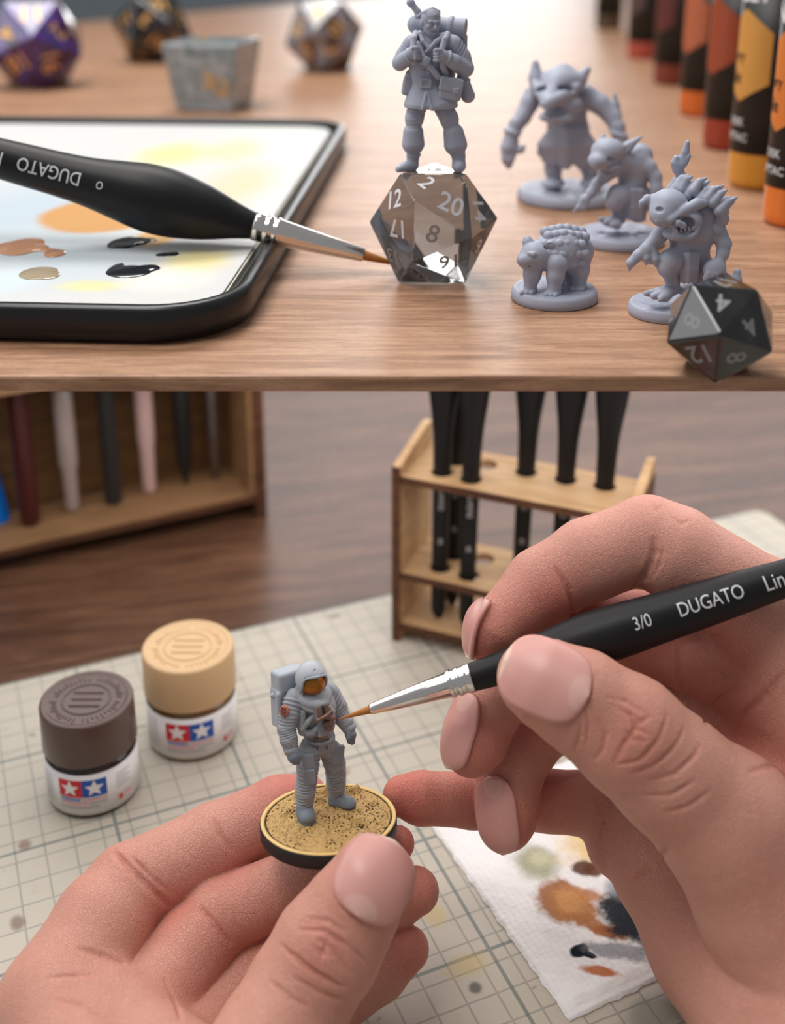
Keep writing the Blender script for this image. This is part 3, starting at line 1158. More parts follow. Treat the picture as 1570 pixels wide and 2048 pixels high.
    def build(self, vox, label, nails, flush, name='hand', clip=None):
        V, F = self.s.mesh(vox, clip)
        fl = np.zeros(len(V))
        for (px, py, dz, r, amt) in flush:
            c = J(px, py, dz)
            fl = np.maximum(fl, amt * np.exp(-((V - c) ** 2).sum(1) / (r * r)))
        for pts, w in self.lines:
            q = [pts[0]]
            for a, b in zip(pts, pts[1:]):
                m = max(1, int(np.linalg.norm(b - a) / 7))
                q += [a + (b - a) * (i + 1) / m for i in range(m)]
            lo, hi = np.min(q, 0) - 22, np.max(q, 0) + 22
            near = np.nonzero(((V > lo) & (V < hi)).all(1))[0]
            if not len(near): continue
            W = V[near]; dd = np.full(len(near), 1e9)
            for c in q: dd = np.minimum(dd, ((W - c) ** 2).sum(1))
            fl[near] = np.minimum(1, fl[near] + .20 * np.exp(-dd / (w * .9) ** 2))
        o = V.mean(0) * U
        root = obj(name, V * U - o, F, SKIN, None, 1.0, True, None, {'flush': fl})
        root.location = o
        tag(root, label, 'hand')
        for f in nails: f(root, o)
        return root


# ---- the hand that holds the base
L = Hand()
L.limb([(606, 1602, 195, 52), (560, 1622, 185, 66), (430, 1690, 150, 78), (258, 1782, 80, 88), (205, 1850, 20, 98), (120, 2010, -90, 122)], 16, 3)      # index
L.limb([(795, 1687, 60, 34), (740, 1700, 70, 46), (620, 1752, 70, 62), (440, 1835, 50, 72), (385, 1900, 10, 80), (275, 2070, -95, 105)], 14, 3)           # middle
L.limb([(832, 1782, 40, 46), (790, 1800, 50, 52), (680, 1862, 60, 58), (510, 1950, 30, 66), (440, 2020, -25, 74), (360, 2130, -135, 90)], 14, 3)              # ring
L.limb([(814, 1898, 20, 44), (760, 1945, 20, 52), (640, 2030, -20, 58), (540, 2120, -105, 66)], 14, 3)                                       # little
L.limb([(120, 2020, -100, 118), (210, 2280, -370, 130)], 40)
L.limb([(275, 2080, -105, 106), (330, 2330, -390, 130)], 40)
L.limb([(380, 2140, -150, 92), (420, 2340, -390, 120)], 40)
L.limb([(540, 2130, -120, 66), (480, 2340, -380, 110)], 40)
L.limb([(235, 2010, -135, 60), (330, 2140, -240, 85), (460, 2190, -320, 95)], 50)                                                # web and thenar pad
L.limb([(210, 2280, -370, 130), (330, 2330, -400, 140), (470, 2330, -390, 120)], 60)
L.limb([(330, 2340, -430, 160), (280, 2700, -780, 160)], 60)                                                            # wrist
Lt = [(757, 1750, -168, 66), (742, 1762, -172, 79), (700, 1826, -180, 92), (655, 1895, -195, 106), (600, 1985, -215, 106), (545, 2090, -270, 116), (470, 2240, -370, 130)]
L.limb(Lt, 20, 8)
L.limb([(470, 2240, -370, 130), (420, 2260, -370, 130)], 60)
nl = []
nl.append(L.nail(754, 1752, (60, -108), 142, 146, normal=None))
for poly in ([(585, 1905), (625, 1942), (668, 1965)], [(612, 1835), (655, 1842), (690, 1862)], [(540, 1960), (580, 1995), (620, 2015)], [(625, 1892), (640, 1905), (662, 1912)], [(655, 1880), (648, 1902), (640, 1920)], [(596, 1858), (650, 1862), (700, 1895), (735, 1925)], [(562, 1888), (600, 1925), (650, 1955), (690, 1975)], [(640, 1880), (668, 1902), (700, 1945)],
             [(590, 1955), (640, 1985), (690, 2000)], [(600, 1845), (640, 1848)]):
    L.crease(poly, 5, 1.8, 5)
L.crease([(228, 1702), (262, 1740), (300, 1775), (338, 1812)], 7, 3.2, 8)
L.crease([(262, 1712), (300, 1752), (335, 1780)], 5, 2, 5)
L.crease([(428, 1640), (440, 1668), (462, 1700)], 6, 2.4, 8)
L.crease([(160, 1898), (205, 1912), (245, 1925), (275, 1938)], 7, 3.4, 8)
L.crease([(95, 1955), (150, 1952), (190, 1950)], 5, 2, 6)
L.crease([(400, 1815), (432, 1850), (462, 1888)], 6, 2.6, 7)
L.crease([(330, 1960), (350, 2000), (360, 2040)], 6, 2.6, 7)
L.crease([(115, 2000), (160, 2010), (210, 2035)], 6, 2.4, 8)
L.build(3.0, 'bare hand pinching the gold and black astronaut base between thumb and fingertips', nl,
        [(590, 1600, 190, 90, .9), (800, 1687, 60, 60, .8), (835, 1782, 40, 60, .7), (815, 1898, 20, 60, .7), (258, 1790, 80, 90, .3), (345, 1812, 0, 60, .5), (480, 1760, 80, 90, .45),
         (700, 1790, -260, 60, .25), (640, 1890, -310, 60, .3), (420, 1850, 30, 80, .4), (350, 2020, -80, 80, .3), (560, 1900, 30, 90, .4)], clip=None)

# ---- the hand that holds the fine brush
Rr = Hand()
Rr.limb([(968, 1283, 40, 38), (985, 1258, 42, 52), (1085, 1172, 80, 74), (1180, 1118, 80, 80), (1297, 1078, 75, 84), (1350, 1105, 60, 92), (1530, 1225, 60, 106), (1580, 1260, 50, 110)], 16, 3)   # index
Rr.limb([(940, 1502, 30, 50), (952, 1480, 40, 62), (985, 1400, 70, 66), (1040, 1310, 120, 70), (1180, 1250, 175, 78), (1320, 1270, 165, 84), (1535, 1350, 100, 112)], 14, 3)                 # middle
Rr.limb([(1014, 1650, 70, 50), (1015, 1620, 85, 64), (1020, 1530, 130, 68), (1080, 1440, 190, 72), (1220, 1400, 220, 78), (1540, 1470, 140, 110)], 12, 3)                             # ring
Rr.limb([(805, 1592, 118, 40), (840, 1596, 122, 50), (945, 1600, 150, 53), (1100, 1602, 190, 58), (1190, 1608, 190, 64), (1290, 1650, 150, 92)], 12, 3)                               # little
Rr.limb([(1290, 1652, 140, 92), (1335, 1720, 90, 112), (1440, 1880, 20, 140), (1620, 2110, -220, 185)], 40)                                                                    # heel of the hand
Rr.limb([(1235, 1690, 150, 62), (1330, 1700, 110, 90)], 20)
Rr.limb([(1260, 1640, 160, 70), (1400, 1560, 140, 90), (1540, 1470, 130, 105)], 40)
Rr.limb([(1560, 1260, 50, 106), (1750, 1600, -60, 160)], 50)
Rr.limb([(1545, 1355, 70, 100), (1750, 1650, -20, 150)], 60)
Rr.limb([(1545, 1470, 110, 100), (1720, 1750, 0, 160)], 60)
Rr.limb([(1420, 1640, 120, 110), (1660, 1900, -20, 190)], 60)
Rt = [(1062, 1352, -150, 62), (1082, 1362, -158, 82), (1160, 1402, -165, 98), (1255, 1468, -172, 113), (1340, 1545, -165, 118), (1455, 1645, -150, 140), (1560, 1800, -130, 168), (1690, 2000, -150, 210)]
Rr.limb(Rt, 24, 8)
Rr.limb([(1480, 1640, -60, 110), (1600, 1640, 0, 130)], 60)
Rr.limb([(1690, 2000, -150, 205), (1850, 2300, -450, 210), (2050, 2700, -800, 205)], 60)
nr_ = []
nr_.append(Rr.nail(1092, 1354, (-105, -52), 140, 160))
nr_.append(Rr.nail(908, 1462, (-22, 118, -10), 96, 148, normal=(-.85, -.45, .1)))
nr_.append(Rr.nail(990, 1640, (18, 118, -10), 92, 150, normal=(-.35, -.80, .05)))
nr_.append(Rr.nail(938, 1252, (-44, 100, 0), 70, 124, normal=(-1.6, .5, .3)))
for poly in ([(1300, 1560), (1350, 1548), (1390, 1510), (1400, 1490)], [(1285, 1590), (1340, 1590), (1390, 1560)], [(1215, 1395), (1250, 1402), (1290, 1425)], [(1330, 1625), (1380, 1610), (1420, 1580)], [(1250, 1462), (1268, 1480), (1292, 1482)], [(1160, 1440), (1160, 1470), (1150, 1500)], [(1196, 1440), (1212, 1468), (1206, 1500), (1188, 1520)], [(1225, 1410), (1258, 1428), (1285, 1445)], [(1240, 1500), (1262, 1470), (1275, 1448), (1300, 1432)],
             [(1232, 1530), (1280, 1520), (1318, 1478), (1334, 1430)], [(1262, 1548), (1310, 1530), (1352, 1490), (1368, 1455)], [(1170, 1420), (1178, 1450), (1172, 1490)],
             [(1262, 1430), (1274, 1458), (1300, 1470)], [(1250, 1480), (1240, 1505), (1226, 1528)]):
    Rr.crease(poly, 5, 1.9, 5)
Rr.crease([(1308, 1078), (1308, 1105), (1300, 1132), (1286, 1156), (1268, 1174)], 9, 6.0, 8)
Rr.crease([(1325, 1100), (1318, 1130), (1300, 1160)], 6, 2.2, 6)
Rr.crease([(1112, 1138), (1135, 1178), (1146, 1215), (1142, 1240)], 7, 2.8, 9)
Rr.crease([(1304, 1004), (1312, 1022), (1322, 1010)], 5, 1.5, 5)
Rr.crease([(1345, 1035), (1362, 1048), (1380, 1040)], 5, 1.5, 5)
Rr.crease([(1570, 1345), (1530, 1390), (1490, 1430), (1466, 1472)], 8, 4, 10)
Rr.crease([(1355, 1300), (1358, 1350), (1380, 1410), (1412, 1450)], 7, 3, 8)
Rr.crease([(1365, 1292), (1400, 1272), (1440, 1268)], 7, 3, 8)
Rr.crease([(1400, 1340), (1440, 1345), (1490, 1330)], 5, 1.8, 6)
Rr.crease([(1420, 1410), (1450, 1385), (1490, 1375)], 5, 1.8, 6)
Rr.crease([(1570, 1525), (1530, 1535), (1500, 1545)], 7, 3, 8)
Rr.crease([(1190, 1598), (1205, 1640), (1200, 1665)], 7, 3, 8)
Rr.crease([(1268, 1758), (1300, 1735), (1335, 1700)], 8, 4, 9)
Rr.build(3.0, 'bare hand gripping the fine black 3/0 brush with thumb in front', nr_,
         [(975, 1275, 50, 80, .8), (1110, 1215, 30, 70, .75), (1060, 1240, 30, 80, .55), (950, 1490, 20, 80, .7), (1015, 1650, 70, 80, .7), (815, 1594, 110, 90, .85), (930, 1600, 140, 110, .5), (1100, 1600, 160, 90, .5),
          (1180, 1260, 120, 120, .8), (1290, 1250, 120, 100, .8), (1300, 1330, 120, 90, .5), (1260, 1470, -270, 70, .3), (1500, 1500, 20, 100, .55), (1560, 1560, -60, 90, .5), (1230, 1700, 120, 80, .4),
          (1060, 1440, 120, 70, .6), (1420, 1360, 40, 120, .35)])

# ------------------------------------------------------------------ astronaut on its round base, held in the hand
ASTRO_GREY = plain('astronaut_grey', s2l(150, 153, 158), .55, 0, .35, 0, (3500, .2, .00012), .10)
oA = P(657, 1634, 1.0)
dA = (oA - CAM) / np.linalg.norm(oA - CAM)
u_ = UPV - (UPV @ dA) * dA; u_ /= np.linalg.norm(u_)
r_ = np.cross(dA, u_)
roll = math.radians(-2)
u2 = u_ * math.cos(roll) + r_ * math.sin(roll); r2 = r_ * math.cos(roll) - u_ * math.sin(roll)
el = math.asin(.48)
az = math.cos(el) * u2 - math.sin(el) * dA
ay = math.cos(el) * dA + math.sin(el) * u2
fA = Frame(oA, None, (r2, ay, az))
astro = empty('astronaut_miniature', fA.M, 'painted grey astronaut miniature with gold visor on round black base held in hand', 'miniature')
sA = fA.s
def Z(zx, zy, y=0):      # zoomed-crop coordinates of the figure
    return fA.pt(500 + zx / 4.486, 1290 + zy / 4.486, y)

# base: black rim, pale lip, gold rocky ground
RB = 137
V, F = lathe([(-30, 0), (-30, RB - 3), (-27, RB - .5), (-4, RB), (-1, RB - 1), (-1, 0)], 96); obj('base_rim', V, F, plain('black_rim', (.014, .014, .014), .55), astro, sA)
V, F = lathe([(-3, RB - 1.2), (0.5, RB - 1.6), (1.2, RB - 3), (1.2, RB - 9), (-2, RB - 10)], 96); obj('base_lip', V, F, plain('gold_lip', s2l(222, 186, 118), .45, .2), astro, sA)
rng = np.random.default_rng(4)
def ground():
    NR, NTH = 90, 240
    V = [(0, 0, 0)]; F = []
    def fbm(x, y):
        v = 0
        for k, (f, a) in enumerate(((.03, 5.), (.07, 3.2), (.16, 2.2), (.33, 1.5), (.62, .9))):
            from mathutils import noise
            v += a * noise.noise(Vector((x * f + 11 * k, y * f + 5 * k, 3.7 * k)))
        return v
    def h(x, y):
        r = math.hypot(x, y)
        z = 4.5 + 1.0 * fbm(x, y)
        # ridges and cracks
        for (x0, y0, x1, y1, w, a) in ((-20, 82, 10, 92, 9, 7), (22, 74, 62, 84, 8, 7), (-92, 6, -62, 24, 7, 5), (40, -20, 62, -42, 6, -6), (62, -44, 72, -52, 5, -5), (76, 22, 100, 36, 5, -5), (-6, 62, -28, 52, 6, 5), (30, -12, 66, -40, 12, 5), (-70, 78, -60, 70, 10, 4)):
            dx, dy = x1 - x0, y1 - y0
            t = max(0, min(1, ((x - x0) * dx + (y - y0) * dy) / (dx * dx + dy * dy)))
            d = math.hypot(x - x0 - t * dx, y - y0 - t * dy)
            z += 1.7 * a * math.exp(-(d / w) ** 2)
        # footprint mounds and raked lines
        z += 3 * math.exp(-(((x + 42) / 22) ** 2 + ((y + 12) / 22) ** 2)) + 3 * math.exp(-(((x - 38) / 24) ** 2 + ((y - 30) / 24) ** 2))
        if y < -25: z += .8 * math.sin(.55 * math.hypot(x + 10, y - 10)) * min(1, (-25 - y) / 20)
        e = (122 - r) / 14.0
        return z * max(0, min(1, e)) - 1.0 * (1 - max(0, min(1, e)))
    for i in range(1, NR + 1):
        for j in range(NTH):
            a = 2 * math.pi * j / NTH
            rr = (RB - 11) * i / NR
            if i == NR: rr += 2.5 * math.sin(7 * a) + 2 * math.sin(13 * a + 1)
            x, y = rr * math.cos(a), rr * math.sin(a)
            V.append((x, y, h(x, y) + (1.2 if i == NR else 0) * 0))
    V[0] = (0, 0, h(0, 0))
    for j in range(NTH):
        F.append((0, 1 + j, 1 + (j + 1) % NTH))
    for i in range(NR - 1):
        for j in range(NTH):
            a, b = 1 + i * NTH + j, 1 + i * NTH + (j + 1) % NTH
            F.append((a, a + NTH, b + NTH, b))
    return V, F
def gold_mat():
    t = NT('gold_ground')
    v = t.coord()
    n = t.noise(v, 1100, 4, .65)
    vo = t.voro(v, 1500).outputs['Distance']
    pits = t.math('MULTIPLY', t.step(t.noise(v, 150, 2), .40, .55), t.math('SUBTRACT', 1, t.step(vo, .15, .38)))
    c = t.mix(n, s2l(178, 138, 80), s2l(226, 190, 126))
    c = t.mix(pits, c, s2l(90, 58, 22))
    t.P('Base Color', c); t.P('Metallic', .35); t.P('Roughness', .42)
    t.P('Normal', t.bump(t.math('SUBTRACT', n, pits), .9, .0009))
    return t.m
V, F = ground(); obj('base_ground', V, F, gold_mat(), astro, sA)

S = Sdf(6)
W2 = lambda a, n, f=1: (a, n, f)
hipc = Z(630, 890, 12)
S.ell(Z(630, 830, 12), (30, 22, 24), 8)
S.ell(hipc + [0, 0, -4], (31, 22, 18), 8)
S.ell(Z(605, 690, 6), (36, 27, 38), 8)
S.ell(Z(590, 560, 6), (40, 28, 32), 10)
# legs with folds
S.chain([Z(535, 940, 4), Z(518, 1080, -2), Z(512, 1200, -6)], [23, 21.5, 19.5], 6, wr=W2(1.3, 3.2))
S.chain([Z(512, 1200, -6), Z(495, 1320, -9), Z(490, 1450, -10)], [19.5, 19.5, 15.5], 4, wr=W2(1.6, 4.6))
S.chain([Z(722, 945, 24), Z(760, 1060, 30), Z(770, 1140, 34)], [23, 21, 20], 6, wr=W2(1.4, 3.4))
S.chain([Z(770, 1140, 34), Z(772, 1250, 38), Z(770, 1350, 42)], [20, 19, 15.5], 4, wr=W2(1.6, 4.4))
# arms
S.chain([Z(402, 490, -6), Z(352, 630, -20), Z(330, 740, -26)], [21, 19, 17], 5, wr=W2(1.4, 3.8))
S.chain([Z(330, 740, -26), Z(345, 840, -32), Z(375, 945, -36)], [17, 17, 13.5], 4, wr=W2(1.6, 4.6))
S.chain([Z(715, 430, 30), Z(785, 550, 34), Z(818, 640, 32)], [20, 18, 16], 5, wr=W2(1.4, 3.8))
S.chain([Z(818, 640, 32), Z(862, 700, 26), Z(885, 752, 22)], [16, 15, 12], 4, wr=W2(1.3, 4.0))
# shoulders and collar ring
S.torus(Z(565, 440, 0), (.25, -.35, .9), 30, 8, 4)
S.torus(Z(575, 480, 0), (.25, -.35, .9), 33, 5, 3)
S.ell(Z(565, 450, 2), (36, 26, 18), 6)
# torso straps and seams
S.chain([Z(430, 690, -18), Z(470, 780, -22), Z(560, 785, -24), Z(600, 735, -24)], [6, 7, 7, 5], 3)
S.chain([Z(480, 600, -22), Z(470, 720, -22)], [7, 7], 3)
S.chain([Z(430, 540, -14), Z(440, 660, -18)], [4, 4], 3)
S.torus(Z(620, 815, 10), (.1, -.1, 1), 28, 3.6, 2)
for a, b in ((Z(610, 850, -12), Z(600, 960, -10)), (Z(690, 850, -8), Z(685, 930, -6)), (Z(500, 870, -14), Z(600, 920, -10)), (Z(700, 850, -6), Z(770, 900, 2)),
             (Z(450, 470, -16), Z(440, 640, -16)), (Z(660, 470, -14), Z(690, 560, -10)), (Z(520, 650, -24), Z(515, 740, -24)), (Z(470, 840, -14), Z(590, 860, -16)), (Z(600, 960, -8), Z(620, 985, -4))):
    S.cone(a, b, 1.8, 1.8, 2, True)
V, F = S.mesh(1.25); obj('suit', V, F, ASTRO_GREY, astro, sA)

# gloves
for sg in (1, -1):
    G = Sdf(3)
    if sg == 1:
        G.chain([Z(380, 955, -38), Z(400, 1005, -42), Z(415, 1035, -44)], [13, 13, 8], 4)
        for k in range(4):
            G.chain([Z(380 + k * 14, 1005 + k * 2, -48 + k * 4), Z(392 + k * 13, 1055, -50 + k * 4)], [5.4, 4.4], 1.2)
        G.chain([Z(420, 955, -44), Z(455, 995, -46)], [5.6, 4.6], 2)
    else:
        G.chain([Z(888, 765, 20), Z(905, 810, 16), Z(910, 840, 14)], [10.5, 10.5, 7], 4)
        for k in range(4):
            G.chain([Z(886 + k * 13, 825, 6 + k * 5), Z(890 + k * 12, 880 - abs(k - 2) * 5, 5 + k * 5)], [4.8, 4.0], 1.2)
        G.chain([Z(882, 795, 8), Z(878, 840, 2)], [4.8, 4], 2)
    V, F = G.mesh(1.0); obj('glove', V, F, plain('glove_grey', s2l(112, 119, 130), .6, 0, .3), astro, sA)
# wrist cuffs
for c, n in ((Z(368, 935, -37), (.1, -.1, -1)), (Z(890, 742, 23), (.4, -.1, -.9))):
    G = Sdf(3); G.torus(c, n, 11, 4, 2, False, 1.6); V, F = G.mesh(1.2); obj('cuff', V, F, ASTRO_GREY, astro, sA)
# boots
for pts, rs in (([Z(486, 1440, -10), Z(490, 1495, -12), Z(515, 1530, -26)], [16, 16, 13]), ([Z(770, 1340, 42), Z(775, 1395, 40), Z(880, 1415, 26)], [15.5, 15.5, 12])):
    G = Sdf(6); G.chain(pts, rs, 8)
    toe = pts[2] + [0, 0, -3]
    G.ell(toe, (16, 16, 11), 8)
    mid = .5 * (pts[1] + toe); mid[2] = 7
    G.torus(.5 * (pts[1] + pts[2]), pts[2] - pts[1], 15, 2.2, 2)
    G.box(np.array([0, 0, -44.0]) + [mid[0], mid[1], 8], (60, 60, 44), 1, 1, True)
    V, F = G.mesh(1.2); obj('boot', V, F, plain('boot_grey', s2l(124, 131, 142), .55, 0, .35), astro, sA)
    G = Sdf(4); a_, b_ = pts[1].copy(), toe.copy(); a_[2] = b_[2] = 8.5
    G.chain([a_, b_], [15.5, 15], 3)
    G.box(((a_ + b_) / 2 + [0, 0, 33]), (70, 70, 30), 1, 1, True); G.box(((a_ + b_) / 2 - [0, 0, 34]), (70, 70, 30), 1, 1, True)
    V, F = G.mesh(1.2); obj('boot_sole', V, F, plain('sole_grey', s2l(104, 112, 124), .6), astro, sA)
# thigh pocket, knee patches
def patch(c, hx, hy, hz, R, m=None, rnd=2.5):
    G = Sdf(2); G.box(c, (hx, hy, hz), rnd, 2, False, R); V, F = G.mesh(1.1); return obj('pocket', V, F, m or plain('pocket_grey', s2l(140, 145, 152), .6, 0, .3), astro, sA)
Rz = rotm('Z', 18)
patch(Z(785, 985, 10), 13, 5, 19, Rz @ rotm('Y', 8)); patch(Z(535, 1185, -24), 12, 3.5, 16, rotm('Y', -3)); patch(Z(525, 1050, -21), 13, 3, 15, rotm('Y', -4))
# helmet: shell with face opening, visor, brow seam
face = np.array([.38, -.89, -.20]); face /= np.linalg.norm(face)
hc = Z(545, 298, 0)
G = Sdf(4); G.ell(hc, (31, 32, 34), 4)
sx = np.cross(face, [0, 0, 1]); sx /= np.linalg.norm(sx); sz = np.cross(sx, face)
RF = np.stack([sx, face, sz], 1)
G.torus(Z(560, 415, 0), (.2, -.3, .9), 26, 5, 4)
G.cone(hc + face * -20 + sz * 34, hc + face * 24 + sz * 26, 1.2, 1.2, 1.2, True)
G.box(hc + face * 34 + sz * -5, (26, 22, 24), 11, 2, True, RF)
V, F = G.mesh(1.0); obj('helmet', V, F, plain('helmet_grey', s2l(176, 180, 186), .4, 0, .4), astro, sA)
G = Sdf(3); G.ell(hc + face * 3 + sz * -4, (28, 30, 27), 3, False, RF); V, F = G.mesh(1.0)
obj('visor', V, F, plain('gold_visor', s2l(158, 104, 40), .3, .7), astro, sA)
G = Sdf(2)
ring = []
for i in range(36):
    a = 2 * math.pi * i / 36
    ca, sa = math.cos(a), math.sin(a)
    e = 1 / ((abs(ca) ** 3.2 + abs(sa) ** 3.2) ** (1 / 3.2))
    q = sx * (26 * ca * e) + sz * (24 * sa * e - 5)
    x_, z_ = q @ sx, q @ sz
    dd = 32 * math.sqrt(max(.05, 1 - (x_ / 31.5) ** 2 - (z_ / 34.5) ** 2))
    ring.append(hc + face * (dd + .5) + q)
for a_, b_ in zip(ring, ring[1:] + ring[:1]): G.cone(a_, b_, 2.6, 2.6, 1)
V, F = G.mesh(.9); obj('visor_rim', V, F, plain('rim_grey', s2l(158, 163, 170), .45), astro, sA)
# life-support pack
back = np.array([-.55, .80, 0]); bs = np.array([.80, .55, 0])
RBk = np.stack([bs, back, np.array([0, 0, 1.0])], 1)
G = Sdf(3)
bc = Z(345, 300, 34)
G.box(bc, (32, 18, 21), 7, 3, False, RBk)
G.box(bc + [0, 0, -52], (34, 17, 40), 6, 3, False, RBk)
G.torus(bc + [0, 0, -1], (0, 0, 1), 5, 1, 1, True)
G.chain([bc + bs * -34 + back * -14 + [0, 0, -20], bc + bs * -34 + back * -14 + [0, 0, -96]], [6, 6], 2)
G.chain([bc + bs * -38 + back * 4 + [0, 0, -26], bc + bs * 10 + back * -20 + [0, 0, -27]], [5, 5], 2)
G.cone(bc + bs * -20 + back * 6 + [0, 0, 22], bc + bs * 12 + back * 2 + [0, 0, 23], 1.5, 1.5, 1, True)
V, F = G.mesh(1.3); obj('life_support_pack', V, F, plain('pack_grey', s2l(168, 174, 182), .5, 0, .35), astro, sA)
# chest control box
COPPER = plain('copper_paint', s2l(134, 102, 84), .45, .35)
cdir = np.array([.5, -.84, .18]); cdir /= np.linalg.norm(cdir)
cs = np.cross(cdir, [0, 0, 1]); cs /= np.linalg.norm(cs); cu = np.cross(cs, cdir)
RC2 = np.stack([cs, cdir, cu], 1)
cb = Z(640, 590, -27)
G = Sdf(2); G.box(cb, (17, 8, 14), 2, 1, False, RC2); V, F = G.mesh(1.0); cbox = obj('chest_box', V, F, plain('box_grey', s2l(128, 124, 124), .5, .1), astro, sA)
for dx in (-9, 0, 9):
    G = Sdf(1); G.box(cb + cs * -dx + cdir * 8 + cu * 2, (3.6 if dx else 2.6, 2, 9), 1, 1, False, RC2); V, F = G.mesh(.9)
    obj('panel', V, F, COPPER if dx else plain('panel_dark', (.02, .02, .022), .4), cbox, sA)
G = Sdf(2); G.chain([cb + cs * 16 + cdir * 8 + cu * -13, cb + cdir * 12 + cu * -9, cb + cs * -18 + cdir * 8 + cu * -4], [3, 3.4, 3], 2); V, F = G.mesh(.9); obj('strap', V, F, COPPER, cbox, sA)
G = Sdf(1)
for zx, zy in ((700, 640), (725, 695), (690, 705), (715, 745), (735, 650)):
    G.ell(Z(zx, zy, -24), (8, 7, 6.5), 1)
V, F = G.mesh(1.0); obj('pouch_cluster', V, F, plain('pouch_brown', s2l(122, 94, 84), .5), astro, sA)
G = Sdf(2); G.box(Z(640, 720, -19), (10, 5, 22), 2, 1, False, RC2); V, F = G.mesh(1.0); obj('centre_flap', V, F, ASTRO_GREY, astro, sA)
G = Sdf(2); G.chain([Z(575, 825, -14), Z(620, 845, -18), Z(690, 810, -14)], [3, 3.5, 3], 2); V, F = G.mesh(.9); obj('belt_buckle', V, F, COPPER, astro, sA)
# hoses
for pts in ([Z(590, 610, -28), Z(520, 690, -30), Z(470, 755, -27), Z(520, 800, -26), Z(590, 760, -26)], [Z(700, 550, -22), Z(740, 600, -18), Z(735, 660, -20)]):
    G = Sdf(2); G.chain(pts, [5] * len(pts), 3, wr=(.5, 6, 0)); V, F = G.mesh(1.0); obj('hose', V, F, ASTRO_GREY, astro, sA)
# shoulder patch: disc with wavy bars
pc = Z(303, 592, -37)
pn = np.array([-.62, -.74, .25]); pn /= np.linalg.norm(pn)
ps = np.cross([0, 0, 1], pn); ps /= np.linalg.norm(ps); pu = np.cross(pn, ps)
V = [pc + pn * 1.2] + [pc + pn * .8 + ps * 9.5 * math.cos(a) + pu * 11 * math.sin(a) for a in np.linspace(0, 2 * math.pi, 25)[:-1]]
V += [pc - pn * 5 + ps * 9.5 * math.cos(a) + pu * 11 * math.sin(a) for a in np.linspace(0, 2 * math.pi, 25)[:-1]]
F = [(0, 1 + i, 1 + (i + 1) % 24) for i in range(24)] + [(1 + i, 25 + i, 25 + (i + 1) % 24, 1 + (i + 1) % 24) for i in range(24)]
disc = obj('shoulder_patch', V, F, plain('patch_rust', s2l(176, 112, 92), .6), astro, sA)
for k in (-5, -1, 3, 6):
    G = Sdf(1); w = 7.5 - abs(k) * .4
    G.chain([pc + pn * 1.6 - ps * w + pu * (k - 1), pc + pn * 1.8 - ps * w * .3 + pu * (k + 1), pc + pn * 1.8 + ps * w * .3 + pu * (k - .6), pc + pn * 1.6 + ps * w + pu * (k + .8)], [1.1] * 4, 1)
    V, F = G.mesh(.7); obj('bar', V, F, plain('patch_dark', s2l(120, 64, 52), .6), disc, sA)

# ------------------------------------------------------------------ fine brush held over the astronaut
tipW = P(674, 1440, 1 - 40 / 2300); endW = P(1760, 1096, 1 - 95 / 2300)
M = axes_from(tipW, endW)
sF = U
Lf = np.linalg.norm(endW - tipW) / sF
def along2(px):
    lo, hi = 0., 1.
    for _ in range(40):
        m = .5 * (lo + hi)
        q = tipW + (endW - tipW) * m - CAM
        if CX + FPX * (q @ RT) / (q @ FW) < px: lo = m
        else: hi = m
    return lo * Lf
T = along2
br = [(0, 0), (5, .9), (T(705), 4), (T(742), 8.0), (T(746), 8.0), (T(746), 0)]
fe = [(T(740), 0), (T(740), 9.5), (T(743), 10.5), (T(820), 18), (T(896), 24.5), (T(899), 27), (T(904), 27), (T(907), 24.8), (T(911), 24.8), (T(914), 27.2), (T(920), 27.2), (T(923), 25.5), (T(928), 25.5), (T(931), 27.5), (T(943), 27.5), (T(946), 26), (T(946), 0)]
hn = smooth_prof([(T(943), 27), (T(960), 28), (T(1000), 31), (T(1060), 38), (T(1110), 45), (T(1170), 51), (T(1240), 51), (T(1320), 47), (T(1400), 44), (T(1480), 40), (T(1570), 35), (T(1740), 28)], 5)
hn = [(T(942), 0)] + hn + [(Lf, 0)]
fineb = brush('paintbrush', M, sF, br, fe, hn, 'fine black 3/0 brush held by the hand, its tip touching the astronaut', [
    ('3/0', 25, T(1282), .06, .0), ('DUGATO', 27, T(1417), .06, .002), ('Liner', 30, T(1558), .02, .002)], 'detail brushes')

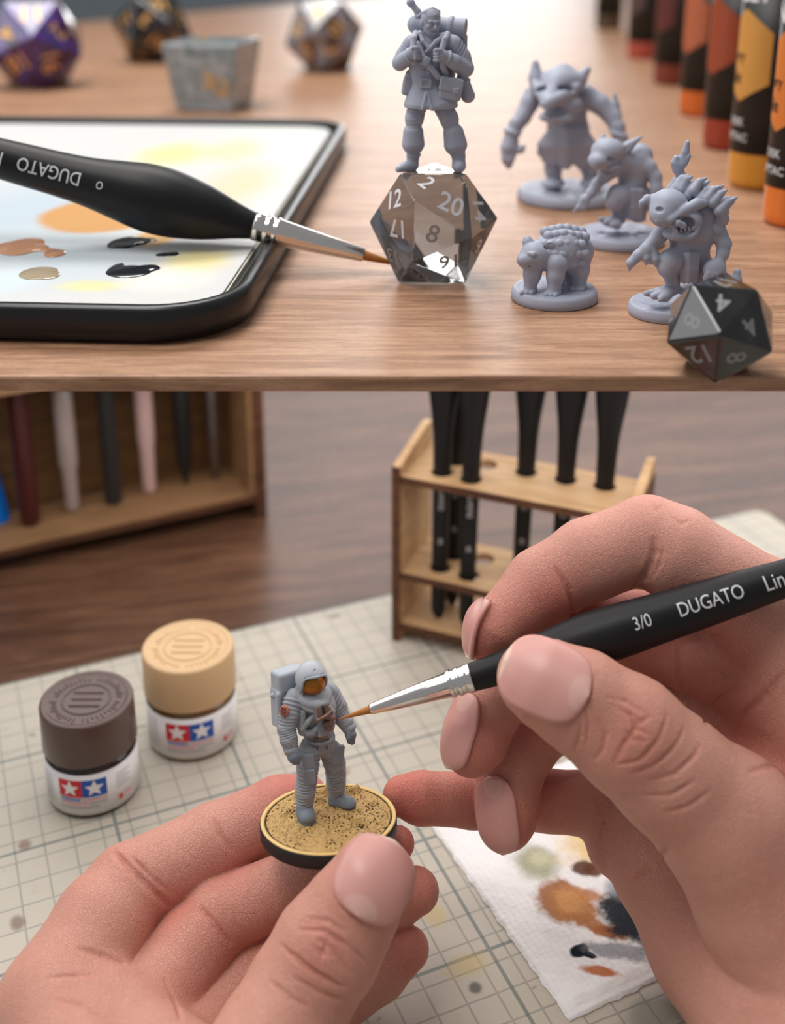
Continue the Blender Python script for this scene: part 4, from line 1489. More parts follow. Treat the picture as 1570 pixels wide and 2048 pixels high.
# ------------------------------------------------------------------ cutting mat on the desk
MAT_A = math.atan(.42)
mc = np.array([.1520, .4255, 0])                       # far right corner
mx = np.array([math.cos(MAT_A), math.sin(MAT_A), 0]); my = np.array([-math.sin(MAT_A), math.cos(MAT_A), 0])
MW, MD, MT = .42, .46, .0012
mo = mc - mx * MW / 2 - my * MD / 2
MATM = Matrix(((mx[0], my[0], 0, mo[0]), (mx[1], my[1], 0, mo[1]), (0, 0, 1, 0), (0, 0, 0, 1)))
def mat_material():
    t = NT('cutting_mat')
    v = t.coord(); s = t.sep(v)
    def lines(cell, w, soft, off=0.0):
        ms = []
        for c in (0, 1):
            x = t.math('DIVIDE', t.math('ADD', s[c], off + 10 * cell), cell)
            f = t.math('ABSOLUTE', t.math('SUBTRACT', t.math('FRACT', x), .5))
            ms.append(t.math('SUBTRACT', 1, t.step(f, w, w + soft)))
        return t.math('MAXIMUM', ms[0], ms[1])
    minor = lines(.0074, .022, .026)
    major = lines(.0370, .009, .007, .0111)
    n = t.noise(v, 25, 4); n2 = t.noise(v, 140, 5, .65)
    c = t.mix(n, s2l(196, 189, 174), s2l(182, 174, 157))
    c = t.mix(t.math('MULTIPLY', t.step(n2, .58, .75), .35), c, s2l(164, 150, 124))
    c = t.mix(t.math('MULTIPLY', minor, t.math('ADD', .26, t.math('MULTIPLY', n2, .5))), c, s2l(112, 118, 110))
    c = t.mix(t.math('MULTIPLY', major, .75), c, s2l(96, 108, 106))
    sp = t.noise(v, 210, 2, .5)
    c = t.mix(t.math('MULTIPLY', t.step(sp, .70, .76), .5), c, s2l(128, 100, 66))
    def mk(px, py, rx, ry, col, amt):
        nonlocal c
        q = MATM.inverted() @ Vector(on_plane(px, py, MT)); k = .00013 * 1.3
        c = t.mix(t.math('MULTIPLY', t.blob(v, (q[0], q[1]), (rx * k, ry * k * 1.4), .5, .5, 200), amt), c, col)
    mk(50, 1690, 10, 7, s2l(110, 80, 60), .7); mk(35, 1845, 10, 9, s2l(104, 74, 58), .7); mk(950, 1975, 8, 6, s2l(60, 60, 58), .8)
    mk(1310, 2030, 45, 20, s2l(90, 96, 92), .6); mk(670, 1232, 14, 6, s2l(110, 90, 70), .6); mk(935, 1930, 30, 12, s2l(196, 170, 90), .5); mk(868, 1830, 16, 14, s2l(198, 170, 84), .5); mk(985, 1410, 12, 6, s2l(160, 130, 110), .5)
    t.P('Base Color', c); t.P('Roughness', .48); t.P('Specular IOR Level', .45)
    t.P('Normal', t.bump(t.math('ADD', n2, t.math('MULTIPLY', t.noise(v, 1500, 2), .6)), .12, .0002))
    return t.m
cm = obj_bm('cutting_mat', prism_bm(round_rect(-MW / 2, -MD / 2, MW / 2, MD / 2, .006, 8), 0.0002, MT, .0003), mat_material(), None, False, MATM)
tag(cm, 'cream cutting mat with green-grey grid lines lying on the dark desk', 'mat')

# ------------------------------------------------------------------ paper towel with test dabs
tb = on_plane(1140, 2046, MT); tl = on_plane(852, 1640, MT); tr = on_plane(1385, 1958, MT)
ty = (tl - tb); Lh = np.linalg.norm(ty) * 1.03; ty /= np.linalg.norm(ty)
tx = np.array([ty[1], -ty[0], 0]); 
if tx @ (tr - tb) < 0: tx = -tx
TWM = Matrix(((tx[0], ty[0], 0, tb[0]), (tx[1], ty[1], 0, tb[1]), (0, 0, 1, MT), (0, 0, 0, 1)))
TWI = TWM.inverted()
def towel_material():
    t = NT('paper_towel')
    v = t.coord()
    c = t.mix(t.noise(v, 80, 3), s2l(244, 243, 240), s2l(236, 235, 232))
    k = .000135
    def st(px, py, rx, ry, col, amt=1.0, soft=.35, rough=.55, sc=140, rot=0.0):
        nonlocal c
        q = TWI @ Vector(on_plane(px, py, MT))
        c = t.mix(t.math('MULTIPLY', t.blob(v, (q[0], q[1]), (rx * k, ry * k), soft, rough, sc, rot), amt), c, col)
    ra = math.atan2(tx[1], tx[0])
    st(1072, 1728, 40, 44, s2l(150, 150, 110), .8, .4, .5, 160)
    st(1080, 1722, 20, 20, s2l(206, 202, 168), .7, .5, .5, 160)
    st(1205, 1690, 80, 60, s2l(226, 190, 116), .85, .5)
    st(1250, 1700, 60, 60, s2l(230, 200, 130), .85, .5)
    st(1165, 1742, 22, 20, s2l(92, 56, 40), .95, .25); st(1188, 1746, 20, 18, s2l(100, 62, 46), .95, .3)
    st(1120, 1808, 44, 52, s2l(164, 108, 66), .95, .25, .6, 220); st(1148, 1822, 38, 44, s2l(182, 126, 82), .95, .3, .6, 220)
    st(1165, 1800, 36, 16, s2l(190, 128, 78), .9, .4, .8, 260, ra); st(1178, 1852, 40, 14, s2l(176, 120, 76), .9, .3, .7, 220, ra + .6)
    st(1140, 1808, 26, 30, s2l(206, 152, 98), .8, .4, .8, 260)
    st(1222, 1872, 34, 12, s2l(176, 110, 64), .9, .35, .7, 220, ra + .3)
    st(1262, 1838, 52, 56, s2l(30, 32, 38), .97, .3, .6, 260); st(1300, 1850, 60, 60, s2l(44, 48, 54), .95, .35, .7, 260)
    st(1248, 1780, 34, 26, s2l(150, 156, 164), .8, .4)
    st(1158, 1907, 18, 13, s2l(22, 28, 36), 1.0, .2, .35, 160); st(1176, 1914, 16, 7, s2l(22, 28, 36), 1.0, .25, .4, 160, ra + .4)
    st(1245, 1910, 62, 16, s2l(120, 124, 130), .75, .4, .9, 320, ra + .15)
    st(1200, 1948, 32, 10, s2l(186, 108, 62), .95, .35, .5, 200, ra + .2)
    t.P('Base Color', c); t.P('Roughness', .9); t.P('Specular IOR Level', .15)
    e = t.voro(v, 620, 'SMOOTH_F1', .35).outputs['Distance']
    t.P('Normal', t.bump(t.math('ADD', e, t.math('MULTIPLY', t.noise(v, 1200, 3), .4)), .6, .0005))
    return t.m
def towel():
    from mathutils import noise
    NX, NY = 70, 60
    Wt = .115
    V, F = [], []
    for lay in (0, 1):
        for j in range(NY + 1):
            for i in range(NX + 1):
                x, y = Wt * i / NX, Lh * j / NY
                jx = .0006 * noise.noise(Vector((3.1, y * 420, 0))) if i == 0 else 0
                jy = .0006 * noise.noise(Vector((x * 420, 7.3, 0))) if j in (0, NY) else 0
                z = .0010 + .0006 * noise.noise(Vector((x * 60, y * 60, 1))) + .0002 * math.sin(x * 900) * math.sin(y * 900)
                ed = min(x, y, Lh - y)
                z = .00035 + (z - .00035) * min(1, ed / .004) + .0004 * math.exp(-((y - .004) / .0008) ** 2) + .0003 * math.exp(-((x - .0045) / .0006) ** 2)
                V.append((x + jx, y + jy, z if lay == 0 else max(z - .0005, .00008)))
    n = (NX + 1) * (NY + 1)
    for j in range(NY):
        for i in range(NX):
            a = j * (NX + 1) + i
            F.append((a, a + 1, a + NX + 2, a + NX + 1)); F.append((n + a, n + a + NX + 1, n + a + NX + 2, n + a + 1))
    for i in range(NX):
        F.append((i, n + i, n + i + 1, i + 1)); a = NY * (NX + 1) + i; F.append((a, a + 1, n + a + 1, n + a))
    for j in range(NY):
        a = j * (NX + 1); b = a + NX + 1
        F.append((a, b, n + b, n + a)); a += NX; b += NX; F.append((a, n + a, n + b, b))
    return V, F
V, F = towel()
tw = obj('paper_towel', V, F, towel_material(), None, 1, True, TWM)
tag(tw, 'white embossed paper towel with brown, black, olive and yellow paint dabs', 'paper towel')

# ------------------------------------------------------------------ paint jars
RED = plain('print_red', s2l(206, 34, 42), .45); BLUE = plain('print_blue', s2l(24, 84, 176), .45)
GREYPR = plain('print_grey', s2l(176, 178, 184), .5); PINKPR = plain('print_pink', s2l(226, 170, 174), .5); BLUEPR = plain('print_pale_blue', s2l(120, 132, 196), .5)
LABELW = plain('label_white', s2l(232, 230, 228), .4)
def jar(base_px, lid_px, rpx, capc, topc, paintc, label, logo_ang):
    fr = Frame(on_plane(*base_px, MT), 0.0)
    Ht = float(fr.pt(lid_px[0], lid_px[1], 0)[2])
    r = rpx
    root = empty('paint_jar', fr.M, label, 'paint jar', 'small paint jars on the cutting mat')
    gl = plain('jar_glass', tuple(x * .9 for x in paintc), .12, 0, .5, .6)
    V, F = lathe([(.3, 0), (.3, r * .86), (2, r * .94), (5, r * .965), (Ht * .47, r * .965), (Ht * .52, r * .90), (Ht * .55, r * .80), (Ht * .62, r * .78), (Ht * .62, 0)], 64)
    obj('glass_jar', V, F, gl, root, fr.s)
    V, F = lathe([(Ht * .055, r * .967), (Ht * .055, r * .985), (Ht * .485, r * .985), (Ht * .485, r * .967)], 72)
    lab = obj('label', V, F, LABELW, root, fr.s)
    z0 = Ht * .555
    V, F = lathe([(z0, r * .80), (z0, r * .985), (z0 + 3, r * 1.0), (Ht - 5, r * .985), (Ht - 1.5, r * .97), (Ht, r * .93), (Ht, r * .87), (Ht - 2.5, r * .84), (Ht - 3, r * .80), (Ht - 3, 0)], 80)
    obj('cap', V, F, capc, root, fr.s)
    # moulded relief on the lid: a ring of worn letters round three bars
    G = Sdf(1)
    for i in range(44):
        a = 2 * math.pi * i / 44
        if i % 11 == 0: continue
        c, s_ = math.cos(a), math.sin(a)
        G.cone((r * .64 * c, r * .64 * s_, Ht - 3), (r * (.70 + .03 * ((i * 7) % 3)) * c, r * (.70 + .03 * ((i * 7) % 3)) * s_, Ht - 3), 2.2, 2.2, 1)
    G.torus((0, 0, Ht - 3), (0, 0, 1), r * .50, 2.4, 1)
    for q in (-.22, 0, .22):
        G.cone((-r * .30, r * q, Ht - 3), (r * .30, r * q, Ht - 3), 3, 3, 1)
    V, F = G.mesh(1.7); obj('lid_relief', V, F, topc, root, fr.s)
    R = r * .99
    def wrap(pts2, faces, m, name, dr=.6, parent=lab):
        out = []
        for x, z in pts2:
            a = -math.pi / 2 + logo_ang + x / R
            out.append(((R + dr) * math.cos(a), (R + dr) * math.sin(a), z))
        return obj(name, out, faces, m, parent, fr.s, False)
    def rect(x0, z0, x1, z1, m, name, dr=.5):
        n = 8
        p = []; f = []
        for i in range(n + 1):
            x = x0 + (x1 - x0) * i / n; p += [(x, z0), (x, z1)]
        for i in range(n): f.append((2 * i, 2 * i + 2, 2 * i + 3, 2 * i + 1))
        wrap(p, f, m, name, dr)
    lz0, lz1 = Ht * .25, Ht * .435
    rect(-47, lz0, 0, lz1, RED, 'red_square'); rect(0, lz0, 47, lz1, BLUE, 'blue_square')
    for cx_ in (-23.5, 23.5):
        p = [(cx_, (lz0 + lz1) / 2)]
        for i in range(10):
            rr = 19 if i % 2 == 0 else 8.5
            a = math.pi / 2 + i * math.pi / 5
            p.append((cx_ + rr * math.cos(a), (lz0 + lz1) / 2 + rr * math.sin(a)))
        wrap(p, [(0, 1 + i, 1 + (i + 1) % 10) for i in range(10)], WHITE, 'star', 1.0)
    rect(-45, Ht * .21, -4, Ht * .235, BLUEPR, 'print_line'); rect(0, Ht * .21, 46, Ht * .228, PINKPR, 'print_line')
    rect(-45, Ht * .165, 8, Ht * .19, PINKPR, 'print_line'); rect(12, Ht * .17, 46, Ht * .185, GREYPR, 'print_line'); rect(-46, Ht * .125, 30, Ht * .14, GREYPR, 'print_line')
    for k in range(8):
        rect(-108, Ht * (.13 + .04 * k), -66, Ht * (.13 + .04 * k) + 2.2, GREYPR, 'print_line')
    for k in range(5):
        rect(66, Ht * (.26 + .035 * k), 100 - 8 * (k % 2), Ht * (.26 + .035 * k) + 2.2, GREYPR, 'print_line')
    rect(70, Ht * .12, 78, Ht * .17, RED, 'print_line'); rect(82, Ht * .12, 100, Ht * .16, PINKPR, 'print_line')
    return root
BCAP = plain('brown_cap', s2l(84, 62, 54), .42, 0, .5, .35, (900, .08, .0002)); TCAP = plain('tan_cap', s2l(208, 174, 130), .45, 0, .4, 0, (900, .08, .0002))
jar((190, 1574), (168, 1396), 91, BCAP, BCAP, s2l(40, 24, 18), 'brown capped paint jar with star logos, nearer of the two jars', .03)
jar((387, 1466), (373, 1290), 90, TCAP, TCAP, s2l(120, 92, 48), 'tan capped paint jar with star logos, standing behind the brown one', .12)

# ------------------------------------------------------------------ brush racks
def plate_holes(outer, holes, z0, z1, m, name, parent):
    bm = bmesh.new()
    es = []
    for loop in [outer] + holes:
        vs = [bm.verts.new((x, y, z0)) for x, y in loop]
        for a, b in zip(vs, vs[1:] + vs[:1]): es.append(bm.edges.new((a, b)))
    bmesh.ops.triangle_fill(bm, edges=es, use_beauty=True)
    r = bmesh.ops.extrude_face_region(bm, geom=bm.faces[:])
    for e in r['geom']:
        if isinstance(e, bmesh.types.BMVert): e.co.z = z1
    bmesh.ops.recalc_face_normals(bm, faces=bm.faces[:])
    return obj_bm(name, bm, m, parent)

def circle(cx, cy, r, n=24):
    return [(cx + r * math.cos(2 * math.pi * i / n), cy + r * math.sin(2 * math.pi * i / n)) for i in range(n)]

ro = on_plane(785, 1285, 0)
RPH, RW, RD, RH = .40, .0755, .0285, .0655
ST, SM, SB = .0612, .0262, .0070
RM = Matrix.Translation((ro[0], ro[1], MT)) @ Matrix.Rotation(-RPH, 4, 'Z')
RI = RM.inverted()
rack = empty('brush_rack', RM, 'plywood brush rack with dark burnt edges, holding black brushes behind the hand', 'brush rack')
tk = .0026
for x in (0, RW):
    bm = bmesh.new()
    pr = [(0, 0), (RD, 0), (RD, RH + .004), (RD - .004, RH + .004), (0, RH - .001)]
    vs = [bm.verts.new((x, a, b)) for a, b in pr]; f = bm.faces.new(vs)
    r = bmesh.ops.extrude_face_region(bm, geom=[f])
    for e in r['geom']:
        if isinstance(e, bmesh.types.BMVert): e.co.x = x + tk
    bmesh.ops.recalc_face_normals(bm, faces=bm.faces[:])
    sp = obj_bm('side_panel', bm, PLY, rack)
    obj_bm('burnt_edge', box_bm((x - .0001, -.0004, 0), (x + tk + .0001, .0002, RH - .001)), PLY_EDGE, sp)
    obj_bm('outer_face', box_bm((x - .0003, 0, 0), (x, RD, RH - .001)) if x == 0 else box_bm((x + tk, 0, 0), (x + tk + .0003, RD, RH - .001)), PLY_EDGE, sp)
def loc(px, py, h): 
    q = RI @ Vector(on_plane(px, py, h + MT)); return q
top_h = [loc(884, 944, ST), loc(942, 958, ST), loc(973, 929, ST), loc(912, 922, ST), loc(1052, 944, ST), loc(1131, 959, ST), loc(1209, 972, ST)]
def clampq(q): return (min(max(q.x, .006), RW - .006), min(max(q.y, .0052), RD - .0052))
holes = [circle(*clampq(q), .0036) for q in top_h if True]
# keep only holes that do not touch
keep = []
for q in [clampq(q) for q in top_h]:
    if all(math.hypot(q[0] - k[0], q[1] - k[1]) > .0078 for k in keep): keep.append(q)
outer = [(tk + .0001, .0006), (RW - .0001, .0006), (RW - .0001, RD - .0006), (tk + .0001, RD - .0006)]
for z in (ST, SM):
    sh = plate_holes(outer, [circle(q[0], q[1], .0036) for q in keep], z - .0024, z, PLY, 'shelf', rack)
    obj_bm('burnt_edge', box_bm((tk + .0001, .0002, z - .0024), (RW - .0001, .0006, z)), PLY_EDGE, sh)
sh = obj_bm('shelf', box_bm((tk + .0001, .0006, SB - .0024), (RW - .0001, RD - .0006, SB)), PLY, rack)
obj_bm('burnt_edge', box_bm((tk + .0001, .0002, SB - .0024), (RW - .0001, .0006, SB)), PLY_EDGE, sh)

def rack_brush(q, lean, label, proto=None, zlow=None):
    zlow = (SB + MT + .0003) if zlow is None else zlow
    base = RM @ Vector((q[0] + lean[0], q[1] + lean[1], 0)); hole = RM @ Vector((q[0], q[1], ST))
    a = Vector((base.x, base.y, zlow)); d = (Vector((hole.x, hole.y, ST + MT)) - a).normalized()
    M = axes_from(a, np.array(a) + np.array(d) * .1)
    if proto:
        c = copy_tree(proto); c.matrix_world = M; c['label'] = label; return c
    s = 1.0
    root = empty('paintbrush', M, label, 'paintbrush', 'black brushes standing in the rack')
    hp = smooth_prof([(0, .0012), (.002, .0021), (.006, .0025), (.03, .0027), (.06, .0030), (.072, .0036), (.086, .0052), (.096, .0054), (.108, .0040), (.118, .0030)], 4)
    hp = [(-.0002, 0)] + hp + [(.1185, 0)]
    V, F = lathe(hp, 28, 'x'); obj('handle', V, F, BLACK_HANDLE, root, s)
    V, F = lathe([(.1175, 0), (.1175, .0026), (.121, .0025), (.122, .0022), (.1295, .0012), (.1295, 0)], 20, 'x'); obj('ferrule', V, F, CHROME, root, s)
    V, F = lathe([(.1290, .0010), (.1305, .0009), (.1330, 0)], 12, 'x'); obj('bristle_tip', V, F, BRISTLE, root, s)
    wrap_text('DUGATO', .0018, .046, lambda t: .0029, 'lettering', root, LETTER, .0001, 0, .004, s)
    wrap_text('2/0', .0015, .030, lambda t: .0027, 'lettering', root, LETTER, .0001, 0, .004, s)
    return root
rl = [('first black brush from the rack’s near post, beside a second one', keep[0], (-.0004, 0)),
      ('second black brush from the rack near post, next to an empty hole', keep[1], (-.0005, 0))]
b0 = rack_brush(keep[0], (-.0006, 0), 'black brush in the rack hole nearest the side panel')
rest = keep[1:]
names = {0: 'black brush in the rack just right of the first, by an empty hole'}
b1 = rack_brush(rest[0], (-.0006, 0), 'second black brush along from the rack side panel, beside empty hole', b0)
far = [clampq(q) for q in top_h[4:]]
for q, lb in zip(far, ('third black brush along the rack, standing alone in the middle', 'fourth black brush along the rack, above the bent index finger', 'last black brush in the rack, nearest its far end panel')):
    rack_brush(q, (-.0010, 0), lb, b0)

q_ = clampq(top_h[3])
if q_ in keep:
    rack_brush(q_, (-.0006, 0), 'black brush half hidden in the rack back row behind first two', b0)

# ---- dark tool rack at the left
lo = on_plane(535, 1030, 0); LPH = .457
LW = -np.array([math.cos(LPH), math.sin(LPH), 0]); LD = np.array([-math.sin(LPH), math.cos(LPH), 0])
# local x from right to left edge, y away
LM = Matrix(((-LW[0], LD[0], 0, lo[0]), (-LW[1], LD[1], 0, lo[1]), (0, 0, 1, 0), (0, 0, 0, 1)))
LI = LM.inverted()
LL, LDp = .185, .034
def height_at(xy, py):
    a = np.array([xy[0], xy[1], 0.]) - CAM
    k = (CY - py) / FPX
    return float((k * (a @ FW) - a @ UPV) / (UPV[2] - k * FW[2]))
LZ = .0100
PLY2 = wood('brown_plywood', [s2l(112, 82, 54), s2l(142, 106, 72), s2l(156, 118, 82), s2l(170, 132, 94)], 'x', 6.0, .55, 0, 0, .3, .1)
ptl = LM @ Vector((-.1046, 0, 0)); LZT = height_at((ptl.x, ptl.y), 800)
LH = LZT + .006
rk2 = empty('tool_rack', LM, 'dark wooden tool rack with closed back at the desk edge behind jars', 'tool rack')
obj_bm('side_panel', box_bm((-.0045, 0, 0), (0, LDp, LH), .0003), PLY_EDGE, rk2)
obj_bm('side_panel', box_bm((-LL, 0, 0), (-LL + .0045, LDp, LH), .0003), PLY_EDGE, rk2)
obj_bm('back_panel', box_bm((-LL + .0045, LDp - .003, .002), (-.0045, LDp, LH), .0003), DARK_PLY, rk2)
obj_bm('inner_face', box_bm((-.0065, .0006, LZ + .0002), (-.0046, LDp - .0032, LZT - .003)), PLY2, rk2)
sh = obj_bm('shelf', box_bm((-LL + .0046, .0006, LZ - .003), (-.0046, LDp - .0031, LZ), .0002), PLY2, rk2)
obj_bm('burnt_edge', box_bm((-LL + .0046, .0001, LZ - .003), (-.0046, .0006, LZ)), PLY_EDGE, sh)
tools = [(62, 1048), (146, 1022), (228, 1006), (300, 986), (372, 972), (432, 962)]
tq = [LI @ Vector(on_plane(px, py, LZ)) for px, py in tools]
ty_ = [(q.x, min(max(q.y, .008), LDp - .010)) for q in tq]
sh2 = plate_holes([(-LL + .0046, .0006), (-.0046, .0006), (-.0046, LDp - .0031), (-LL + .0046, LDp - .0031)],
                  [circle(x, y, .0042) for x, y in ty_ if -LL + .01 < x < -.010], LZT, LZT + .003, PLY2, 'shelf', rk2)
TM = {'red': plain('dark_red_handle', s2l(70, 22, 20), .35, 0, .5, .2), 'clear': plain('clear_handle', s2l(198, 180, 172), .2, 0, .5, .2, None, 0, 0, .35), 'grey': plain('grey_handle', s2l(44, 44, 44), .4),
      'pink': plain('pale_pink_handle', s2l(206, 172, 164), .3), 'black': plain('black_tool', (.012, .012, .012), .4), 'steel': plain('steel_tool', s2l(120, 108, 102), .3, .8)}
def tool(xy, profile, m, label, tipm=None, tip=None):
    a = LM @ Vector((xy[0], xy[1], LZ + .0004))
    root = empty('modelling_tool', Matrix.Translation(a) @ Matrix.Rotation(-LPH, 4, 'Z'), label, 'tool', 'tools standing in the dark rack')
    V, F = lathe(profile, 24); obj('handle', V, F, m, root)
    if tip:
        V, F = lathe(tip, 16); obj('tip', V, F, tipm, root)
    return root
HT = LZT + .012
tool(ty_[0], [(0, 0), (0, .0030), (.002, .0038), (.012, .0039), (HT - .012, .0034), (HT - .006, .0028), (HT - .006, 0)], TM['red'], 'dark red handled tool at the open end of the dark rack', TM['steel'], [(HT - .0065, 0), (HT - .0065, .002), (HT + .006, .001), (HT + .006, 0)])
tool(ty_[1], [(0, 0), (0, .0020), (.002, .0027), (.018, .0030), (.021, .0038), (HT - .010, .0038), (HT - .010, 0)], TM['clear'], 'clear plastic tool with stepped handle beside the dark red one', TM['steel'], [(HT - .0105, 0), (HT - .0105, .002), (HT, .0015), (HT, 0)])
tool(ty_[2], [(0, 0), (0, .0028), (.0015, .0034), (HT - .012, .0034), (HT - .004, .0026), (HT - .004, 0)], TM['grey'], 'charcoal grey straight tool between clear and pale pink tools')
tool(ty_[3], [(0, 0), (0, .0022), (.002, .0027), (.020, .0030), (.024, .0036), (HT - .008, .0036), (HT - .008, 0)], TM['pink'], 'pale pink translucent tool in the middle right of dark rack')
tool(ty_[4], [(0, 0), (.001, .0006), (.006, .0020), (.010, .0031), (.03, .0035), (HT - .010, .0036), (HT - .010, 0)], TM['black'], 'black pointed tool second from the rack side panel')
tool(ty_[5], [(0, 0), (.001, .0008), (.004, .0012), (.008, .0020), (.014, .0026), (HT - .008, .0028), (HT - .008, 0)], TM['steel'], 'thin metal tool closest to the dark rack side panel')
# blue handle leaning in front of the rack
bb = on_plane(2, 1083, 0)
blue = empty('blue_tool_handle', Matrix.Translation((bb[0], bb[1], 0)) @ Matrix.Rotation(math.radians(-6), 4, 'Y'), 'bright blue plastic handle standing in front of the dark rack', 'tool')
V, F = lathe(smooth_prof([(.0008, 0), (.0008, .0036), (.002, .0050), (.006, .0056), (.020, .0054), (.030, .0046), (.040, .0042), (.046, .0035)], 4) + [(.047, 0)], 28)
obj('grip', V, F, plain('blue_plastic', s2l(0, 110, 205), .35), blue)
V, F = lathe([(.0465, 0), (.0465, .0016), (.058, .0014), (.060, 0)], 16); obj('shaft', V, F, TM['steel'], blue)

# ------------------------------------------------------------------ unpainted resin miniatures on the shelf
def mini(name, px, py, label, cat='miniature', yaw=None, group=None):
    fr = Frame(P2(px, py), yaw)
    return fr, empty(name, fr.M, label, cat, group)

def round_base(fr, root, r, h, seed, rough=1.5, top=None):
    """Cast base: bevelled disc with uneven ground."""
    from mathutils import noise
    V, F = [], []
    n = 72
    prof = [(r * .97, 0), (r, 2), (r, h * .45), (r * .975, h * .8), (r * .93, h)]
    V.append((0, 0, 0))
    for q, z in prof:
        for i in range(n):
            a = 2 * math.pi * i / n
            V.append((q * math.cos(a), q * math.sin(a), z))
    F += [(0, 1 + (i + 1) % n, 1 + i) for i in range(n)]
    rings = len(prof)
    NR = 14
    for k in range(1, NR + 1):
        q = r * .93 * (1 - k / NR)
        for i in range(n if k < NR else 1):
            a = 2 * math.pi * i / n
            x, y = q * math.cos(a), q * math.sin(a)
            z = h + rough * (1.2 * noise.noise(Vector((x * .05, y * .05, seed))) + .8 * noise.noise(Vector((x * .13, y * .13, seed + 9)))) * min(1, k / 2) - rough * .4
            V.append((x, y, z))
    tot = rings + NR
    for l in range(tot - 2):
        for i in range(n):
            a, b = 1 + l * n + i, 1 + l * n + (i + 1) % n
            F.append((a, b, b + n, a + n))
    l = tot - 2
    c = len(V) - 1
    for i in range(n): F.append((1 + l * n + i, 1 + l * n + (i + 1) % n, c))
    return obj('base', V, F, RESIN, root, fr.s)

def part(S, vox, name, root, fr):
    V, F = S.mesh(vox)
    return obj(name, V, F, RESIN, root, fr.s)

# ---- explorer standing on the smoky die
topc = np.array(die.matrix_world @ Vector((0, 0, Htop * Frame(P2(866, 553)).s)))
fe_ = Frame(topc)
hero = empty('explorer_miniature', fe_.M, 'bearded grey explorer miniature with backpack and bedroll standing on the smoky die', 'miniature')
def H(zx, zy, y=0.0): return fe_.pt(740 + zx / 5.689, zy / 5.689, y)
S = Sdf(4)
# legs
S.chain([H(540, 1200, 2), H(505, 1340, -4), H(490, 1470, -7)], [19, 18, 14.5], 5, wr=(.5, 3, 1))
S.chain([H(490, 1470, -7), H(495, 1640, -3), H(492, 1760, -2)], [13, 12, 12], 3)
S.chain([H(840, 1230, 2), H(900, 1350, -4), H(928, 1480, -7)], [19.5, 18, 14.5], 5, wr=(.5, 3, 1))
S.chain([H(935, 1470, -7), H(985, 1650, -5), H(1005, 1770, -6)], [13, 12.5, 12.5], 3)
# boots
fl = H(490, 1900, -4); S.chain([H(490, 1770, -2), H(480, 1870, -4)], [13, 12], 4); S.chain([H(480, 1880, -6), H(400, 1900, -16), H(330, 1925, -24)], [12, 10, 7.5], 5)
S.chain([H(1008, 1770, -6), H(1012, 1880, -10)], [13.5, 13], 4); S.chain([H(1012, 1890, -12), H(1012, 1905, -26)], [13, 11.5], 5)
for z_ in (1760, 1720): S.torus(H(500, z_, -2), (0, 0, 1), 12, 2.2, 2); S.torus(H(1000, z_ + 10, -6), (0, 0, 1), 12.5, 2.2, 2)
S.box((0, 0, -40), (200, 120, 40.4), .5, .5, True)
# folded boot cuffs
for c, tx_, w in ((H(492, 1570, -5), 0, 20), (H(962, 1580, -6), .22, 20.5)):
    S.chain([c + [-tx_ * 10, 0, 11], c + [tx_ * 10, 0, -11]], [w * 1.0, w * 1.12], 1)
    for k in range(6):
        a = k * math.pi / 3
        S.ball(c + [tx_ * 10 + w * .80 * math.cos(a), w * .8 * math.sin(a), -13], 5.5, 3)
# coat skirt: two panels with a split in front
SK = Sdf(3)
for e in (-1, 1): SK.chain([H(640, 930, 4) + [e * 4, 0, 0], H(690, 1180, 2) + [e * 13, 0, 0]], [25, 40], 6)
SK.box(H(690, 1180, 2) + [0, 0, -46], (90, 90, 40), 1, 1, True)
SK.ell(H(660, 1240, 0), (36, 26, 44), 3, True)
SK.chain([H(652, 1050, -36), H(648, 1250, -50)], [2, 11], 1.5, True)
for s_, e_ in ((H(425, 1195, -8), H(590, 1245, -34)), (H(710, 1245, -34), H(985, 1200, -8))):
    SK.cone(s_, e_, 3.0, 3.0, 2)
SK.chain([H(640, 1060, -30), H(600, 1235, -38)], [2.5, 3], 2); SK.chain([H(660, 1060, -30), H(705, 1245, -38)], [2.5, 3], 2)
S.group(SK, 3)
# torso
S.ell(H(650, 880, 2), (30, 21, 28), 8); S.ell(H(670, 640, 2), (40, 26, 36), 10); S.ell(H(640, 760, 2), (33, 23, 34), 10)
S.chain([H(500, 490, 4), H(860, 480, 4)], [16, 18], 6)
S.cone(H(690, 400, 0), H(668, 480, 0), 14, 16, 5)
# collar and lapels
S.chain([H(570, 380, -14), H(600, 470, -24), H(680, 560, -29)], [4.5, 4.5, 3.5], 2); S.chain([H(830, 410, -14), H(760, 470, -24), H(640, 590, -29)], [4.5, 5, 3.5], 2)
S.chain([H(560, 380, 10), H(570, 380, -14)], [6, 5], 3); S.chain([H(840, 400, 10), H(835, 410, -14)], [6, 5], 3)
S.cone(H(640, 600, -27), H(630, 870, -23), 1.3, 1.3, 2, True)
for zy in (720, 810): S.chain([H(590, zy, -24), H(610, zy - 6, -24)], [2, 2], 1); S.chain([H(670, zy + 20, -24), H(690, zy + 12, -24)], [2, 2], 1)
